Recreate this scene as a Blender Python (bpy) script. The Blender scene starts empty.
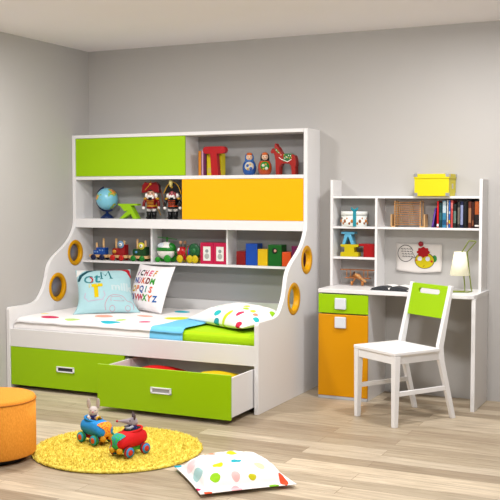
import bpy, bmesh, math, random
from mathutils import Vector, Matrix, noise
random.seed(7)
PI = math.pi
scn = bpy.context.scene
COL = scn.collection

# ------------------------------------------------------------------ helpers
def lin(h):
    h = h.lstrip('#')
    v = [int(h[i:i+2], 16)/255 for i in (0, 2, 4)]
    return tuple((c/12.92 if c <= .04045 else ((c+.055)/1.055)**2.4) for c in v) + (1,)

_m = {}
def mat(hexc, rough=.5, name=None, emit=0, metal=0, noise_amt=0, noise_scale=40, bump=0, bscale=200, sheen=0, spec=.35, coat=0):
    key = (hexc, rough, emit, metal, noise_amt, noise_scale, bump, bscale, sheen, spec, coat)
    if key in _m: return _m[key]
    m = bpy.data.materials.new(name or ('paint_' + hexc.strip('#'))); m.use_nodes = True
    nt = m.node_tree; b = nt.nodes['Principled BSDF']
    c = lin(hexc)
    if name is None and max(c[:3])-min(c[:3]) > .12: c = tuple(x*.72 for x in c[:3]) + (1,)
    b.inputs['Base Color'].default_value = c
    b.inputs['Roughness'].default_value = rough
    b.inputs['Metallic'].default_value = metal
    b.inputs['Specular IOR Level'].default_value = spec
    b.inputs['Coat Weight'].default_value = coat
    if sheen: b.inputs['Sheen Weight'].default_value = sheen
    if emit:
        b.inputs['Emission Color'].default_value = lin(hexc); b.inputs['Emission Strength'].default_value = emit
    tc = nt.nodes.new('ShaderNodeTexCoord')
    if noise_amt:
        n = nt.nodes.new('ShaderNodeTexNoise'); n.inputs['Scale'].default_value = noise_scale; n.inputs['Detail'].default_value = 4
        nt.links.new(tc.outputs['Object'], n.inputs['Vector'])
        mx = nt.nodes.new('ShaderNodeMix'); mx.data_type = 'RGBA'
        c = lin(hexc)
        mx.inputs[6].default_value = tuple(max(0, x*(1-noise_amt)) for x in c[:3]) + (1,)
        mx.inputs[7].default_value = tuple(min(1, x*(1+noise_amt)) for x in c[:3]) + (1,)
        nt.links.new(n.outputs['Fac'], mx.inputs[0]); nt.links.new(mx.outputs[2], b.inputs['Base Color'])
    if bump:
        n = nt.nodes.new('ShaderNodeTexNoise'); n.inputs['Scale'].default_value = bscale; n.inputs['Detail'].default_value = 3
        nt.links.new(tc.outputs['Object'], n.inputs['Vector'])
        bp = nt.nodes.new('ShaderNodeBump'); bp.inputs['Strength'].default_value = bump; bp.inputs['Distance'].default_value = .01
        nt.links.new(n.outputs['Fac'], bp.inputs['Height']); nt.links.new(bp.outputs['Normal'], b.inputs['Normal'])
    _m[key] = m
    return m

def dots_mat(name, base, dots, rough=.8, poly=None, bump=.15, bscale=60, band=None):
    """cloth printed with round spots; dots = (x, y, rx, ry, colour) in the object's own x/y plane"""
    m = bpy.data.materials.new(name); m.use_nodes = True
    nt = m.node_tree; b = nt.nodes['Principled BSDF']; b.inputs['Roughness'].default_value = rough
    b.inputs['Specular IOR Level'].default_value = .2
    tc = nt.nodes.new('ShaderNodeTexCoord'); sp = nt.nodes.new('ShaderNodeSeparateXYZ')
    nt.links.new(tc.outputs['Object'], sp.inputs[0])
    def math_(op, a, bb=None):
        n = nt.nodes.new('ShaderNodeMath'); n.operation = op
        for i, v in enumerate((a, bb)):
            if v is None: continue
            if isinstance(v, (int, float)): n.inputs[i].default_value = v
            else: nt.links.new(v, n.inputs[i])
        return n.outputs[0]
    cur = None
    def over(fac, colr):
        nonlocal cur
        mx = nt.nodes.new('ShaderNodeMix'); mx.data_type = 'RGBA'
        nt.links.new(fac, mx.inputs[0])
        if cur is None: mx.inputs[6].default_value = lin(base)
        else: nt.links.new(cur, mx.inputs[6])
        mx.inputs[7].default_value = lin(colr); cur = mx.outputs[2]
    for (x, y, rx, ry, c) in dots:
        dx = math_('DIVIDE', math_('SUBTRACT', sp.outputs[0], x), rx)
        dy = math_('DIVIDE', math_('SUBTRACT', sp.outputs[1], y), ry)
        d = math_('ADD', math_('MULTIPLY', dx, dx), math_('MULTIPLY', dy, dy))
        over(math_('LESS_THAN', d, 1.0), c)
    if band:   # coloured band: x beyond a slanted line
        x0, k, c = band
        lim = math_('ADD', math_('MULTIPLY', sp.outputs[1], k), x0)
        over(math_('GREATER_THAN', sp.outputs[0], lim), c)
    nt.links.new(cur, b.inputs['Base Color'])
    n = nt.nodes.new('ShaderNodeTexNoise'); n.inputs['Scale'].default_value = bscale
    nt.links.new(tc.outputs['Object'], n.inputs['Vector'])
    bp = nt.nodes.new('ShaderNodeBump'); bp.inputs['Strength'].default_value = bump; bp.inputs['Distance'].default_value = .01
    nt.links.new(n.outputs['Fac'], bp.inputs['Height']); nt.links.new(bp.outputs['Normal'], b.inputs['Normal'])
    return m

class B:
    """collects shapes for ONE mesh object"""
    def __init__(s): s.bm = bmesh.new(); s.smooth = set()
    def _tag(s, geom_faces, mi, smooth=False):
        for f in geom_faces: f.material_index = mi; f.smooth = smooth
    def box(s, x0, x1, y0, y1, z0, z1, mi=0, M=None):
        vs = [s.bm.verts.new((x, y, z)) for x in (x0, x1) for y in (y0, y1) for z in (z0, z1)]
        if M: 
            for v in vs: v.co = M @ v.co
        idx = [(0,1,3,2), (4,6,7,5), (0,4,5,1), (2,3,7,6), (0,2,6,4), (1,5,7,3)]
        fs = [s.bm.faces.new([vs[i] for i in q]) for q in idx]
        s._tag(fs, mi); return s
    def hexa(s, bot, top, mi=0):
        """box from 4 bottom and 4 top points (same order)"""
        a = [s.bm.verts.new(p) for p in bot]; b = [s.bm.verts.new(p) for p in top]
        fs = [s.bm.faces.new(a[::-1]), s.bm.faces.new(b)]
        for i in range(4): fs.append(s.bm.faces.new([a[i], a[(i+1)%4], b[(i+1)%4], b[i]]))
        s._tag(fs, mi); return s
    def lathe(s, prof, c=(0,0,0), axis='z', n=32, mi=0, M=None, smooth=True, sx=1, sy=1):
        rings = []
        for (r, h) in prof:
            if r < 1e-6: ring = [s.bm.verts.new((0, 0, h))]
            else: ring = [s.bm.verts.new((r*sx*math.cos(2*PI*k/n), r*sy*math.sin(2*PI*k/n), h)) for k in range(n)]
            rings.append(ring)
        fs = []
        for a, b in zip(rings, rings[1:]):
            for k in range(n):
                q = [a[k % len(a)], a[(k+1) % len(a)], b[(k+1) % len(b)], b[k % len(b)]]
                u = []
                for v in q:
                    if v not in u: u.append(v)
                if len(u) > 2: fs.append(s.bm.faces.new(u))
        if len(rings[0]) > 1: fs.append(s.bm.faces.new(rings[0][::-1]))
        if len(rings[-1]) > 1: fs.append(s.bm.faces.new(rings[-1]))
        R = {'z': Matrix.Identity(4), 'x': Matrix.Rotation(PI/2, 4, 'Y'), 'y': Matrix.Rotation(-PI/2, 4, 'X')}[axis]
        T = Matrix.Translation(c) @ R
        if M: T = M @ T
        for ring in rings:
            for v in ring: v.co = T @ v.co
        s._tag(fs, mi, smooth)
        for f in fs:
            if len(f.verts) > 4: f.smooth = False
        return s
    def cyl(s, p0, p1, r, n=16, mi=0, r2=None):
        p0 = Vector(p0); p1 = Vector(p1); d = p1-p0
        M = Matrix.Translation(p0) @ d.to_track_quat('Z', 'Y').to_matrix().to_4x4()
        return s.lathe([(r, 0), (r if r2 is None else r2, d.length)], n=n, mi=mi, M=M)
    def ball(s, c, r, sc=(1,1,1), mi=0, n=20, M=None):
        prof = [(r*math.sin(PI*i/12) if 0 < i < 12 else 0, -r*math.cos(PI*i/12)) for i in range(13)]
        T = Matrix.Translation(c) @ Matrix.Diagonal((*sc, 1))
        if M: T = M @ T
        return s.lathe(prof, n=n, mi=mi, M=T)
    def tube(s, pts, r, n=10, mi=0):
        pts = [Vector(p) for p in pts]; rings = []
        for i, p in enumerate(pts):
            if i == 0: t = pts[1]-p
            elif i == len(pts)-1: t = p-pts[i-1]
            else: t = (pts[i+1]-p).normalized() + (p-pts[i-1]).normalized()
            q = t.to_track_quat('Z', 'Y')
            if i:
                x = (prevx - t.normalized()*prevx.dot(t.normalized())).normalized()
            else: x = q @ Vector((1,0,0))
            prevx = x; y = t.normalized().cross(x)
            rings.append([s.bm.verts.new(p + r*(math.cos(2*PI*k/n)*x + math.sin(2*PI*k/n)*y)) for k in range(n)])
        fs = []
        for a, b in zip(rings, rings[1:]):
            for k in range(n): fs.append(s.bm.faces.new([a[k], a[(k+1)%n], b[(k+1)%n], b[k]]))
        s._tag(fs, mi, True)
        e = [s.bm.faces.new(rings[0][::-1]), s.bm.faces.new(rings[-1])]; s._tag(e, mi)
        return s
    def prism(s, outer, holes=(), plane='yz', a0=0, a1=.02, mi=0, M=None):
        """flat outline (with holes) given thickness along the remaining axis"""
        tb = bmesh.new(); edges = []
        def P(u, v, w): return {'yz': (w, u, v), 'xz': (u, w, v), 'xy': (u, v, w)}[plane]
        for loop in [outer, *holes]:
            vs = [tb.verts.new(P(u, v, a0)) for u, v in loop]
            edges += [tb.edges.new((vs[i], vs[(i+1) % len(vs)])) for i in range(len(vs))]
        r = bmesh.ops.triangle_fill(tb, use_beauty=True, use_dissolve=False, edges=edges)
        fs = [g for g in r['geom'] if isinstance(g, bmesh.types.BMFace)]
        ex = bmesh.ops.extrude_face_region(tb, geom=fs)
        d = Vector(P(0, 0, a1-a0))
        bmesh.ops.translate(tb, vec=d, verts=[g for g in ex['geom'] if isinstance(g, bmesh.types.BMVert)])
        bmesh.ops.recalc_face_normals(tb, faces=tb.faces)
        bmesh.ops.dissolve_limit(tb, angle_limit=.01, verts=tb.verts, edges=tb.edges) if not holes else None
        me = bpy.data.meshes.new('t'); tb.to_mesh(me); tb.free()
        s.add_mesh(me, mi, M); return s
    def add_mesh(s, me, mi=0, M=None, smooth=False):
        n0 = len(s.bm.faces); v0 = len(s.bm.verts)
        s.bm.from_mesh(me); s.bm.faces.ensure_lookup_table(); s.bm.verts.ensure_lookup_table()
        for f in s.bm.faces[n0:]: f.material_index = mi; f.smooth = smooth
        if M:
            for v in s.bm.verts[v0:]: v.co = M @ v.co
        bpy.data.meshes.remove(me)
        return s
    def build(s, name, mats, parent=None, off=None, bevel=0, seg=2, sub=0, recalc=True, loc=None, rot=None):
        if off is not None:
            o = Vector(off)
            for v in s.bm.verts: v.co -= o
        if recalc: bmesh.ops.recalc_face_normals(s.bm, faces=s.bm.faces)
        me = bpy.data.meshes.new(name); s.bm.to_mesh(me); s.bm.free()
        for m in (mats if isinstance(mats, (list, tuple)) else [mats]): me.materials.append(m)
        ob = bpy.data.objects.new(name, me); COL.objects.link(ob)
        if parent: ob.parent = parent
        if loc is not None: ob.location = loc
        if rot is not None: ob.rotation_euler = rot
        if bevel:
            md = ob.modifiers.new('bevel', 'BEVEL'); md.width = bevel; md.segments = seg; md.limit_method = 'ANGLE'
            md.angle_limit = math.radians(40); md.harden_normals = False
        if sub:
            md = ob.modifiers.new('sub', 'SUBSURF'); md.levels = sub; md.render_levels = sub
        return ob

def tag(o, label, cat, group=None):
    o['label'] = label; o['category'] = cat
    if group: o['group'] = group
    return o
def thing(name, label, cat, loc=(0,0,0), rz=0, group=None):
    o = bpy.data.objects.new(name, None); o.empty_display_size = .05; COL.objects.link(o)
    o.location = loc; o.rotation_euler = (0, 0, rz); return tag(o, label, cat, group)
def struct(o): o['kind'] = 'structure'; return o
def circle(cx, cy, r, n=40, ry=None):
    return [(cx + r*math.cos(2*PI*k/n), cy + (ry or r)*math.sin(2*PI*k/n)) for k in range(n)]
def catmull(p, n=5):
    out = []
    for i in range(len(p)-1):
        a = p[max(i-1, 0)]; b = p[i]; c = p[i+1]; d = p[min(i+2, len(p)-1)]
        for k in range(n):
            t = k/n
            out.append(tuple(.5*((2*b[j]) + (-a[j]+c[j])*t + (2*a[j]-5*b[j]+4*c[j]-d[j])*t*t + (-a[j]+3*b[j]-3*c[j]+d[j])*t**3) for j in (0, 1)))
    out.append(p[-1]); return out
def text_mesh(body, size, depth=0, align='CENTER', bold=0):
    cu = bpy.data.curves.new('txt', 'FONT'); cu.body = body; cu.size = size; cu.align_x = align; cu.align_y = 'CENTER'
    cu.extrude = depth; cu.resolution_u = 3; cu.offset = bold
    ob = bpy.data.objects.new('txt', cu); COL.objects.link(ob)
    bpy.context.view_layer.update()
    dg = bpy.context.evaluated_depsgraph_get()
    me = bpy.data.meshes.new_from_object(ob.evaluated_get(dg))
    bpy.data.objects.remove(ob); bpy.data.curves.remove(cu)
    return me

# ------------------------------------------------------------------ colours
WHITE = mat('#e4e2e1', .38, 'white_lacquer')
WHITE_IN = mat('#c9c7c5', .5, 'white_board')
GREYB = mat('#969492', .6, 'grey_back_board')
GREEN = mat('#97c204', .35, 'lime_lacquer', spec=.25)
YELLOW = mat('#f8b000', .35, 'amber_lacquer', spec=.25)
ORANGE = mat('#d39000', .35, 'orange_lacquer', spec=.25)
RINGY = mat('#d89a00', .4, 'ring_yellow', spec=.3)
BLACK = mat('#141414', .5, 'black_paint')
RED = mat('#c8101a', .35, 'red_paint')
WOOD = mat('#b9763a', .5, 'toy_wood', noise_amt=.25, noise_scale=30)
PALEWOOD = mat('#d2a873', .5, 'pale_toy_wood', noise_amt=.2, noise_scale=30)
METAL = mat('#c9c9cc', .3, 'brushed_metal', metal=.8)

# ------------------------------------------------------------------ room
def wall_mat(name, hexc, bump=.04):
    return mat(hexc, .85, name, noise_amt=.015, noise_scale=3, bump=bump, bscale=300, spec=.2)
WALL = wall_mat('wall_paint', '#b4b1ad'); CEIL = wall_mat('ceiling_paint', '#f3f0f3')

fm = bpy.data.materials.new('wood_planks'); fm.use_nodes = True
nt = fm.node_tree; bs = nt.nodes['Principled BSDF']
tc = nt.nodes.new('ShaderNodeTexCoord'); mp = nt.nodes.new('ShaderNodeMapping')
mp.inputs['Rotation'].default_value = (0, 0, 0); mp.inputs['Location'].default_value = (.37, .05, 0)
nt.links.new(tc.outputs['Object'], mp.inputs['Vector'])
bk = nt.nodes.new('ShaderNodeTexBrick'); bk.offset = .37; bk.offset_frequency = 2; bk.squash = 1
for k, v in (('Scale', 1), ('Mortar Size', .0012), ('Mortar Smooth', .2), ('Bias', 0), ('Brick Width', 1.15), ('Row Height', .125)):
    bk.inputs[k].default_value = v
bk.inputs['Color1'].default_value = (0, 0, 0, 1); bk.inputs['Color2'].default_value = (1, 1, 1, 1); bk.inputs['Mortar'].default_value = (.35, .35, .35, 1)
nt.links.new(mp.outputs[0], bk.inputs['Vector'])
rp = nt.nodes.new('ShaderNodeValToRGB')
cr = rp.color_ramp; cr.elements[0].color = lin('#a19079'); cr.elements[1].color = lin('#d6c6ac')
for pos, c in ((.3, '#b0a189'), (.55, '#bcad95'), (.78, '#c6b8a1')):
    e = cr.elements.new(pos); e.color = lin(c)
nt.links.new(bk.outputs['Color'], rp.inputs[0])
# grain, shifted plank by plank
mp2 = nt.nodes.new('ShaderNodeMapping'); mp2.inputs['Scale'].default_value = (1.6, 22, 1)
sc = nt.nodes.new('ShaderNodeVectorMath'); sc.operation = 'MULTIPLY_ADD'
sc.inputs[1].default_value = (7, 13, 5)
nt.links.new(bk.outputs['Color'], sc.inputs[0]); nt.links.new(tc.outputs['Object'], sc.inputs[2]); nt.links.new(sc.outputs[0], mp2.inputs['Vector'])
ns = nt.nodes.new('ShaderNodeTexNoise'); ns.inputs['Scale'].default_value = 2.2; ns.inputs['Detail'].default_value = 7; ns.inputs['Roughness'].default_value = .62; ns.inputs['Distortion'].default_value = .7
nt.links.new(mp2.outputs[0], ns.inputs['Vector'])
gr = nt.nodes.new('ShaderNodeValToRGB'); gr.color_ramp.elements[0].position = .3; gr.color_ramp.elements[1].position = .72
gr.color_ramp.elements[0].color = (.66, .62, .58, 1); gr.color_ramp.elements[1].color = (1.12, 1.12, 1.12, 1)
nt.links.new(ns.outputs['Fac'], gr.inputs[0])
mu = nt.nodes.new('ShaderNodeMix'); mu.data_type = 'RGBA'; mu.blend_type = 'MULTIPLY'; mu.inputs[0].default_value = 1
nt.links.new(rp.outputs[0], mu.inputs[6]); nt.links.new(gr.outputs[0], mu.inputs[7])
sm = nt.nodes.new('ShaderNodeMix'); sm.data_type = 'RGBA'; nt.links.new(bk.outputs['Fac'], sm.inputs[0])
nt.links.new(mu.outputs[2], sm.inputs[6]); sm.inputs[7].default_value = lin('#7d6650')
nt.links.new(sm.outputs[2], bs.inputs['Base Color'])
bs.inputs['Roughness'].default_value = .45; bs.inputs['Specular IOR Level'].default_value = .35
bp = nt.nodes.new('ShaderNodeBump'); bp.inputs['Strength'].default_value = .15; bp.inputs['Distance'].default_value = .003
nt.links.new(ns.outputs['Fac'], bp.inputs['Height']); nt.links.new(bp.outputs['Normal'], bs.inputs['Normal'])

H = 2.62
XL = -.004
struct(B().box(XL-.1, 6.6, -7.6, .1, -.1, 0).build('floor', fm))
struct(B().box(XL-.1, 6.6, -7.6, .1, H, H+.1).build('ceiling', CEIL))
struct(B().box(XL-.1, XL, -7.6, .1, 0, H).build('wall_left', WALL))
struct(B().box(XL, 6.6, 0.0005, .1, 0, H).build('wall_back', WALL))

# ------------------------------------------------------------------ bed with shelf unit
BX, BD, BH = 2.06, 1.09, 1.915
OB = (1.03, -.545, 0)
bed = thing('storage_bed', 'white captain bed with wavy sides, tall shelf unit above and two lime drawers below', 'bed', OB)
prof = [(-.87,.603), (-.80,.611), (-.745,.634), (-.70,.68), (-.665,.73), (-.642,.79), (-.627,.845), (-.598,.90), (-.545,.947), (-.47,.99), (-.395,1.033), (-.33,1.082), (-.283,1.14), (-.257,1.195), (-.25,1.25)]
outline = [(0,0), (-BD,0), (-BD,.585), (-1.085,.598), (-1.072,.604)] + catmull(prof, 4) + [(-.25,BH), (0,BH)]
HO = [(-.261,.965,.094), (-.501,.705,.104)]
for x0 in (0, BX-.03):
    p = B().prism(outline, [circle(y, z, r, 40) for y, z, r in HO], 'yz', x0, x0+.03).build('side_panel', WHITE, bed, OB, bevel=.002)
    for y, z, r in HO:
        ri, ro = r-.018, r+.010
        pr = [(ri, -.021), (ro-.004, -.021), (ro, -.017), (r+.001, -.0155), (r-.0005, 0), (r+.001, .0155), (ro, .017), (ro-.004, .021), (ri, .021), (ri-.004, .015), (ri-.004, -.015), (ri, -.021)]
        rb = B(); n = 48; rings = []
        for (q, h) in pr[:-1]:
            rings.append([rb.bm.verts.new((x0+.015+h, y+q*math.cos(2*PI*k/n), z+q*math.sin(2*PI*k/n))) for k in range(n)])
        rings.append(rings[0])
        for a, b in zip(rings, rings[1:]):
            for k in range(n):
                f = rb.bm.faces.new([a[k], a[(k+1)%n], b[(k+1)%n], b[k]]); f.smooth = True
        rr = rb.build('porthole_ring', RINGY, p, OB)
        rr['label'] = 'round amber ring lining a hole in the side panel'
        if x0 == 0: B().lathe([(0,0), (r-.016,0), (r-.016,.003), (0,.003)], axis='x', c=(.004, y, z), n=40).build('porthole_shade_disc', mat('#777a86', .35), p, OB)  # added slate disc: shade behind the hole put into its colour
XI0, XI1 = .0305, BX-.0305
def bpart(name, m, *a, bevel=.0015): return B().box(*a).build(name, m, bed, OB, bevel=bevel)
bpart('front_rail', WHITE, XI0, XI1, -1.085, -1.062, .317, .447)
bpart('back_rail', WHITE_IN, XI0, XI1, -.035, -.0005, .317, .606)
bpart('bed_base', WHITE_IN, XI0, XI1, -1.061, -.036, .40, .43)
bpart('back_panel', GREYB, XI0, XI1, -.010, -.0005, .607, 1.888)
bpart('top_board', WHITE, XI0, XI1, -.25, -.0005, 1.889, BH)
bpart('shelf', WHITE, XI0, XI1, -.25, -.0105, 1.556, 1.582)
bpart('shelf', WHITE, XI0, XI1, -.25, -.0105, 1.171, 1.243)
bpart('shelf', WHITE, XI0, XI1, -.165, -.0105, .882, .900)
bpart('divider', WHITE, 1.021, 1.039, -.222, -.0105, 1.5825, 1.8885)
bpart('divider', WHITE, .686, .702, -.163, -.0105, .9005, 1.1705)
bpart('divider', WHITE, 1.358, 1.374, -.163, -.0105, .9005, 1.1705)
o = bpart('sliding_door', GREEN, .034, 1.047, -.246, -.230, 1.584, 1.887, bevel=.002); o['label'] = 'lime green sliding door'
o = bpart('sliding_door', YELLOW, 1.020, 2.027, -.246, -.230, 1.245, 1.554, bevel=.002); o['label'] = 'amber yellow sliding door'
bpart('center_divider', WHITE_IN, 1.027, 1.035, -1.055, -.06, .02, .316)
bpart('kick_board', BLACK, XI0, XI1, -.98, -.965, 0.001, .03)
WI = mat('#bdbab8', .5, 'drawer_inside')
def drawer(x0, x1, yf, lab):
    d = B()   # tray: bottom, sides, back
    yb = yf+.62 if yf < -1.2 else yf+.9
    t = .012
    d.box(x0+.02, x1-.006, yf+.018, yb, .045, .055); d.box(x0+.02, x0+.02+t, yf+.018, yb, .055, .295)
    d.box(x1-.006-t, x1-.006, yf+.018, yb, .055, .295); d.box(x0+.02+t, x1-.006-t, yb-t, yb, .055, .295)
    tr = d.build('drawer', WHITE, bed, OB); tr['label'] = lab
    B().box(x0, x1, yf, yf+.0175, .032, .315).build('drawer_front', GREEN, tr, OB, bevel=.002)['label'] = 'lime green drawer front'
    cx, cz = (x0+x1)/2 - .003, .177
    h = B(); w, hh = .077, .020
    h.box(cx-w, cx+w, yf-.008, yf+.001, cz+hh-.007, cz+hh+.001); h.box(cx-w, cx+w, yf-.008, yf+.001, cz-hh, cz-hh+.008)
    h.box(cx-w, cx-w+.012, yf-.008, yf+.001, cz-hh, cz+hh); h.box(cx+w-.012, cx+w, yf-.008, yf+.001, cz-hh, cz+hh)
    h.box(cx-w+.012, cx+w-.012, yf-.002, yf+.001, cz-hh+.008, cz+hh-.007, 1)
    h.build('handle', [mat('#eeeef2', .35), mat('#a9a9ad', .4) if yf < -1.2 else mat('#3a3a3c', .4)], tr, OB, bevel=.0015)
drawer(.035, 1.0265, -1.085, 'closed lime drawer')
drawer(1.0375, 2.027, -1.43, 'lime drawer pulled open')

# ------------------------------------------------------------------ mattress and bedding
def rounded_slab(x0, x1, y0, y1, z0, z1, r, mi=0):
    b = B(); b.box(x0, x1, y0, y1, z0, z1); return b
tag(B().box(.046, 2.026, -1.037, -.04, .431, .510).build('mattress', mat('#a9d40c', .75, 'lime_cloth', bump=.1, bscale=400, spec=.2), bevel=.03, seg=4, loc=(0,0,0)),
    'lime green mattress in the bed, bare at its right end under the spotted head pillow', 'mattress')
# duvet: thin quilt with its blue fold towards the pillow
def duvet():
    b = B(); nx, ny = 90, 60
    def surf(u, v, lift):
        x = .037 + u*(1.475+.03*v-.037); y = -1.050 + v*1.008
        z = .529 + .004*noise.noise(Vector((x*5, y*5, 1))) + .003*noise.noise(Vector((x*13, y*9, 4)))
        e = .05
        # soft shoulders to the front, the left end and the back
        for d in ((y+1.050)/e, (x-.037)/.06, (-.043-y)/.03):
            if d < 1: z -= .034*(1-math.sqrt(max(0, 1-(1-max(d, 0))**2)))
        return Vector((x, y, z))
    g = [[b.bm.verts.new(surf(i/nx, j/ny, 0)) for j in range(ny+1)] for i in range(nx+1)]
    for i in range(nx):
        for j in range(ny):
            f = b.bm.faces.new([g[i][j], g[i+1][j], g[i+1][j+1], g[i][j+1]]); f.smooth = True
    # skirt at the front going down behind the rail
    def skirt(row, dirv, depth):
        prev = row
        for s in (1, 2, 3):
            new = []
            for v in row:
                k = noise.noise(Vector((v.co.x*14, v.co.y*14, 3)))*.0035
                new.append(b.bm.verts.new(v.co + Vector(dirv)*(.005*min(1, s)+k) + Vector((0, 0, -depth*s/3))))
            for i in range(len(row)-1):
                f = b.bm.faces.new([prev[i], prev[i+1], new[i+1], new[i]]); f.smooth = True
            prev = new
    skirt([g[i][0] for i in range(nx+1)], (0, -1, 0), .062)
    skirt([g[0][j] for j in range(ny+1)], (-.1, 0, 0), .062)
    dots = [(.295,-.953,.070,.055,'#d4305c'), (.52,-.985,.062,.040,'#b9d77e'), (.85,-.985,.080,.048,'#2ab4c8'), (.62,-.728,.070,.065,'#f2a590'),
            (.86,-.865,.035,.045,'#a8d62e'), (1.075,-.891,.045,.040,'#e8527e'), (.316,-.539,.085,.055,'#3fb0b0'), (1.19,-.61,.11,.075,'#d8df2a'), (.90,-.60,.065,.04,'#f2a590'),
            (.13,-.80,.030,.03,'#f1e05a'), (.5,-.25,.07,.06,'#f2a590'), (1.02,-.25,.06,.06,'#2ab4c8'), (.12,-.25,.06,.06,'#b9d77e')]
    m = dots_mat('duvet_spotted', '#f0ecea', dots, band=(1.31, .09, '#74c3e8'), bump=.1)
    ob = b.build('duvet', m, recalc=False)
    sd = ob.modifiers.new('s', 'SOLIDIFY'); sd.thickness = .003; sd.offset = 0
    return ob
tag(duvet(), 'white duvet with scattered coloured spots and a sky blue folded band, over the bed', 'duvet')

def pillow_h(u, v, t, p=2.2, q=.62):
    return t*((1-abs(u)**p)*(1-abs(v)**p))**q if abs(u) < 1 and abs(v) < 1 else 0
def pillow(name, w, h, t, m, seed=0, flange=0, wr=.006, pinch=.07, loc=(0,0,0), M=None, n=44, flat=.25, flare=None, p=2.2, q=.62):
    """soft pillow in its own x/y plane; returns (object, surface function)"""
    def pos(u, v, side):
        a, b_ = u, v
        kx = 1 - pinch*(1-b_*b_)*abs(a)**2*1.0
        ky = 1 - pinch*(1-a*a)*abs(b_)**2*1.0
        x = u*w/2*(1 - pinch*(1-v*v)) ; y = v*h/2*(1 - pinch*(1-u*u))
        if flare: x *= 1 + flare*(max(0, -v)**3)
        s = 1/(1-flange) if flange else 1
        zz = pillow_h(u*s, v*s, t/2, p, q)
        wrk = wr*noise.noise(Vector((u*3.2, v*3.2, seed+side*3))) + wr*.55*noise.noise(Vector((u*8, v*8, seed+9+side)))
        k = min(1, zz/(t/2)*3)
        z = side*(zz*(1 if side > 0 else flat*4 if flat > .25 else 1) + k*wrk)
        if side < 0: z = -(zz*flat)
        return Vector((x, y, z + (0 if not flange else .0))) + Vector((0, 0, side*.002))
    b = B()
    top = [[b.bm.verts.new(pos(2*i/n-1, 2*j/n-1, 1)) for j in range(n+1)] for i in range(n+1)]
    bot = [[b.bm.verts.new(pos(2*i/n-1, 2*j/n-1, -1)) for j in range(n+1)] for i in range(n+1)]
    for i in range(n):
        for j in range(n):
            f = b.bm.faces.new([top[i][j], top[i+1][j], top[i+1][j+1], top[i][j+1]]); f.smooth = True
            f = b.bm.faces.new([bot[i][j], bot[i][j+1], bot[i+1][j+1], bot[i+1][j]]); f.smooth = True
    for k in range(n):
        for (a0, a1, b0, b1) in ((top[k][0], top[k+1][0], bot[k][0], bot[k+1][0]), (top[k][n], top[k+1][n], bot[k][n], bot[k+1][n]),
                                 (top[0][k], top[0][k+1], bot[0][k], bot[0][k+1]), (top[n][k], top[n][k+1], bot[n][k], bot[n][k+1])):
            b.bm.faces.new([a0, a1, b1, b0]).smooth = True
    ob = b.build(name, m)
    if M is not None: ob.matrix_world = M
    # surface function by x,y (approx inverse)
    def surf(x, y):
        u, v = x/(w/2), y/(h/2)
        for _ in range(4):
            u = x/(w/2*(1-pinch*(1-v*v))*((1+flare*(max(0, -v)**3)) if flare else 1)); v = y/(h/2*(1-pinch*(1-u*u)))
        u = max(-.99, min(.99, u)); v = max(-.99, min(.99, v))
        return pos(u, v, 1).z
    return ob, surf
def on_surface(parent, surf, items, name, lift=.0012):
    """printed shapes laid on the cloth; items = (mesh, x, y, rot, colour)"""
    b = B(); mats = []
    for me, x, y, rot, c in items:
        m = mat(c, .8, spec=.2)
        if m not in mats: mats.append(m)
        b.add_mesh(me, mats.index(m), Matrix.Translation((x, y, 0)) @ Matrix.Rotation(rot, 4, 'Z'))
    bmesh.ops.triangulate(b.bm, faces=b.bm.faces)
    for _ in range(2):
        long_e = [e for e in b.bm.edges if e.calc_length() > .012]
        if long_e: bmesh.ops.subdivide_edges(b.bm, edges=long_e, cuts=1)
        bmesh.ops.triangulate(b.bm, faces=b.bm.faces)
    for v in b.bm.verts: v.co.z = surf(v.co.x, v.co.y) + lift
    for f in b.bm.faces: f.smooth = True
    ob = b.build(name, mats, parent, recalc=False)
    return ob
def poly_mesh(pts):
    me = bpy.data.meshes.new('p'); me.from_pydata([(x, y, 0) for x, y in pts], [], [list(range(len(pts)))]); return me
def stroke_mesh(pts, w, closed=False):
    pts = [Vector((x, y, 0)) for x, y in pts]; L = []; n = len(pts)
    for i, p in enumerate(pts):
        a = pts[(i-1) % n] if (closed or i) else p; c = pts[(i+1) % n] if (closed or i < n-1) else p
        t = (c-a).normalized(); nn = Vector((-t.y, t.x, 0))*w/2
        L.append((tuple(p+nn), tuple(p-nn)))
    vs = [q for pr in L for q in pr]; fs = []
    for i in range(n if closed else n-1):
        j = (i+1) % n; fs.append((2*i+1, 2*j+1, 2*j, 2*i))
    me = bpy.data.meshes.new('s'); me.from_pydata(vs, [], fs); return me

def frame(origin, xdir, ydir):
    x = Vector(xdir).normalized(); y = Vector(ydir); y = (y - x*x.dot(y)).normalized(); z = x.cross(y)
    M = Matrix((x, y, z)).transposed().to_4x4(); M.translation = Vector(origin); return M

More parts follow.
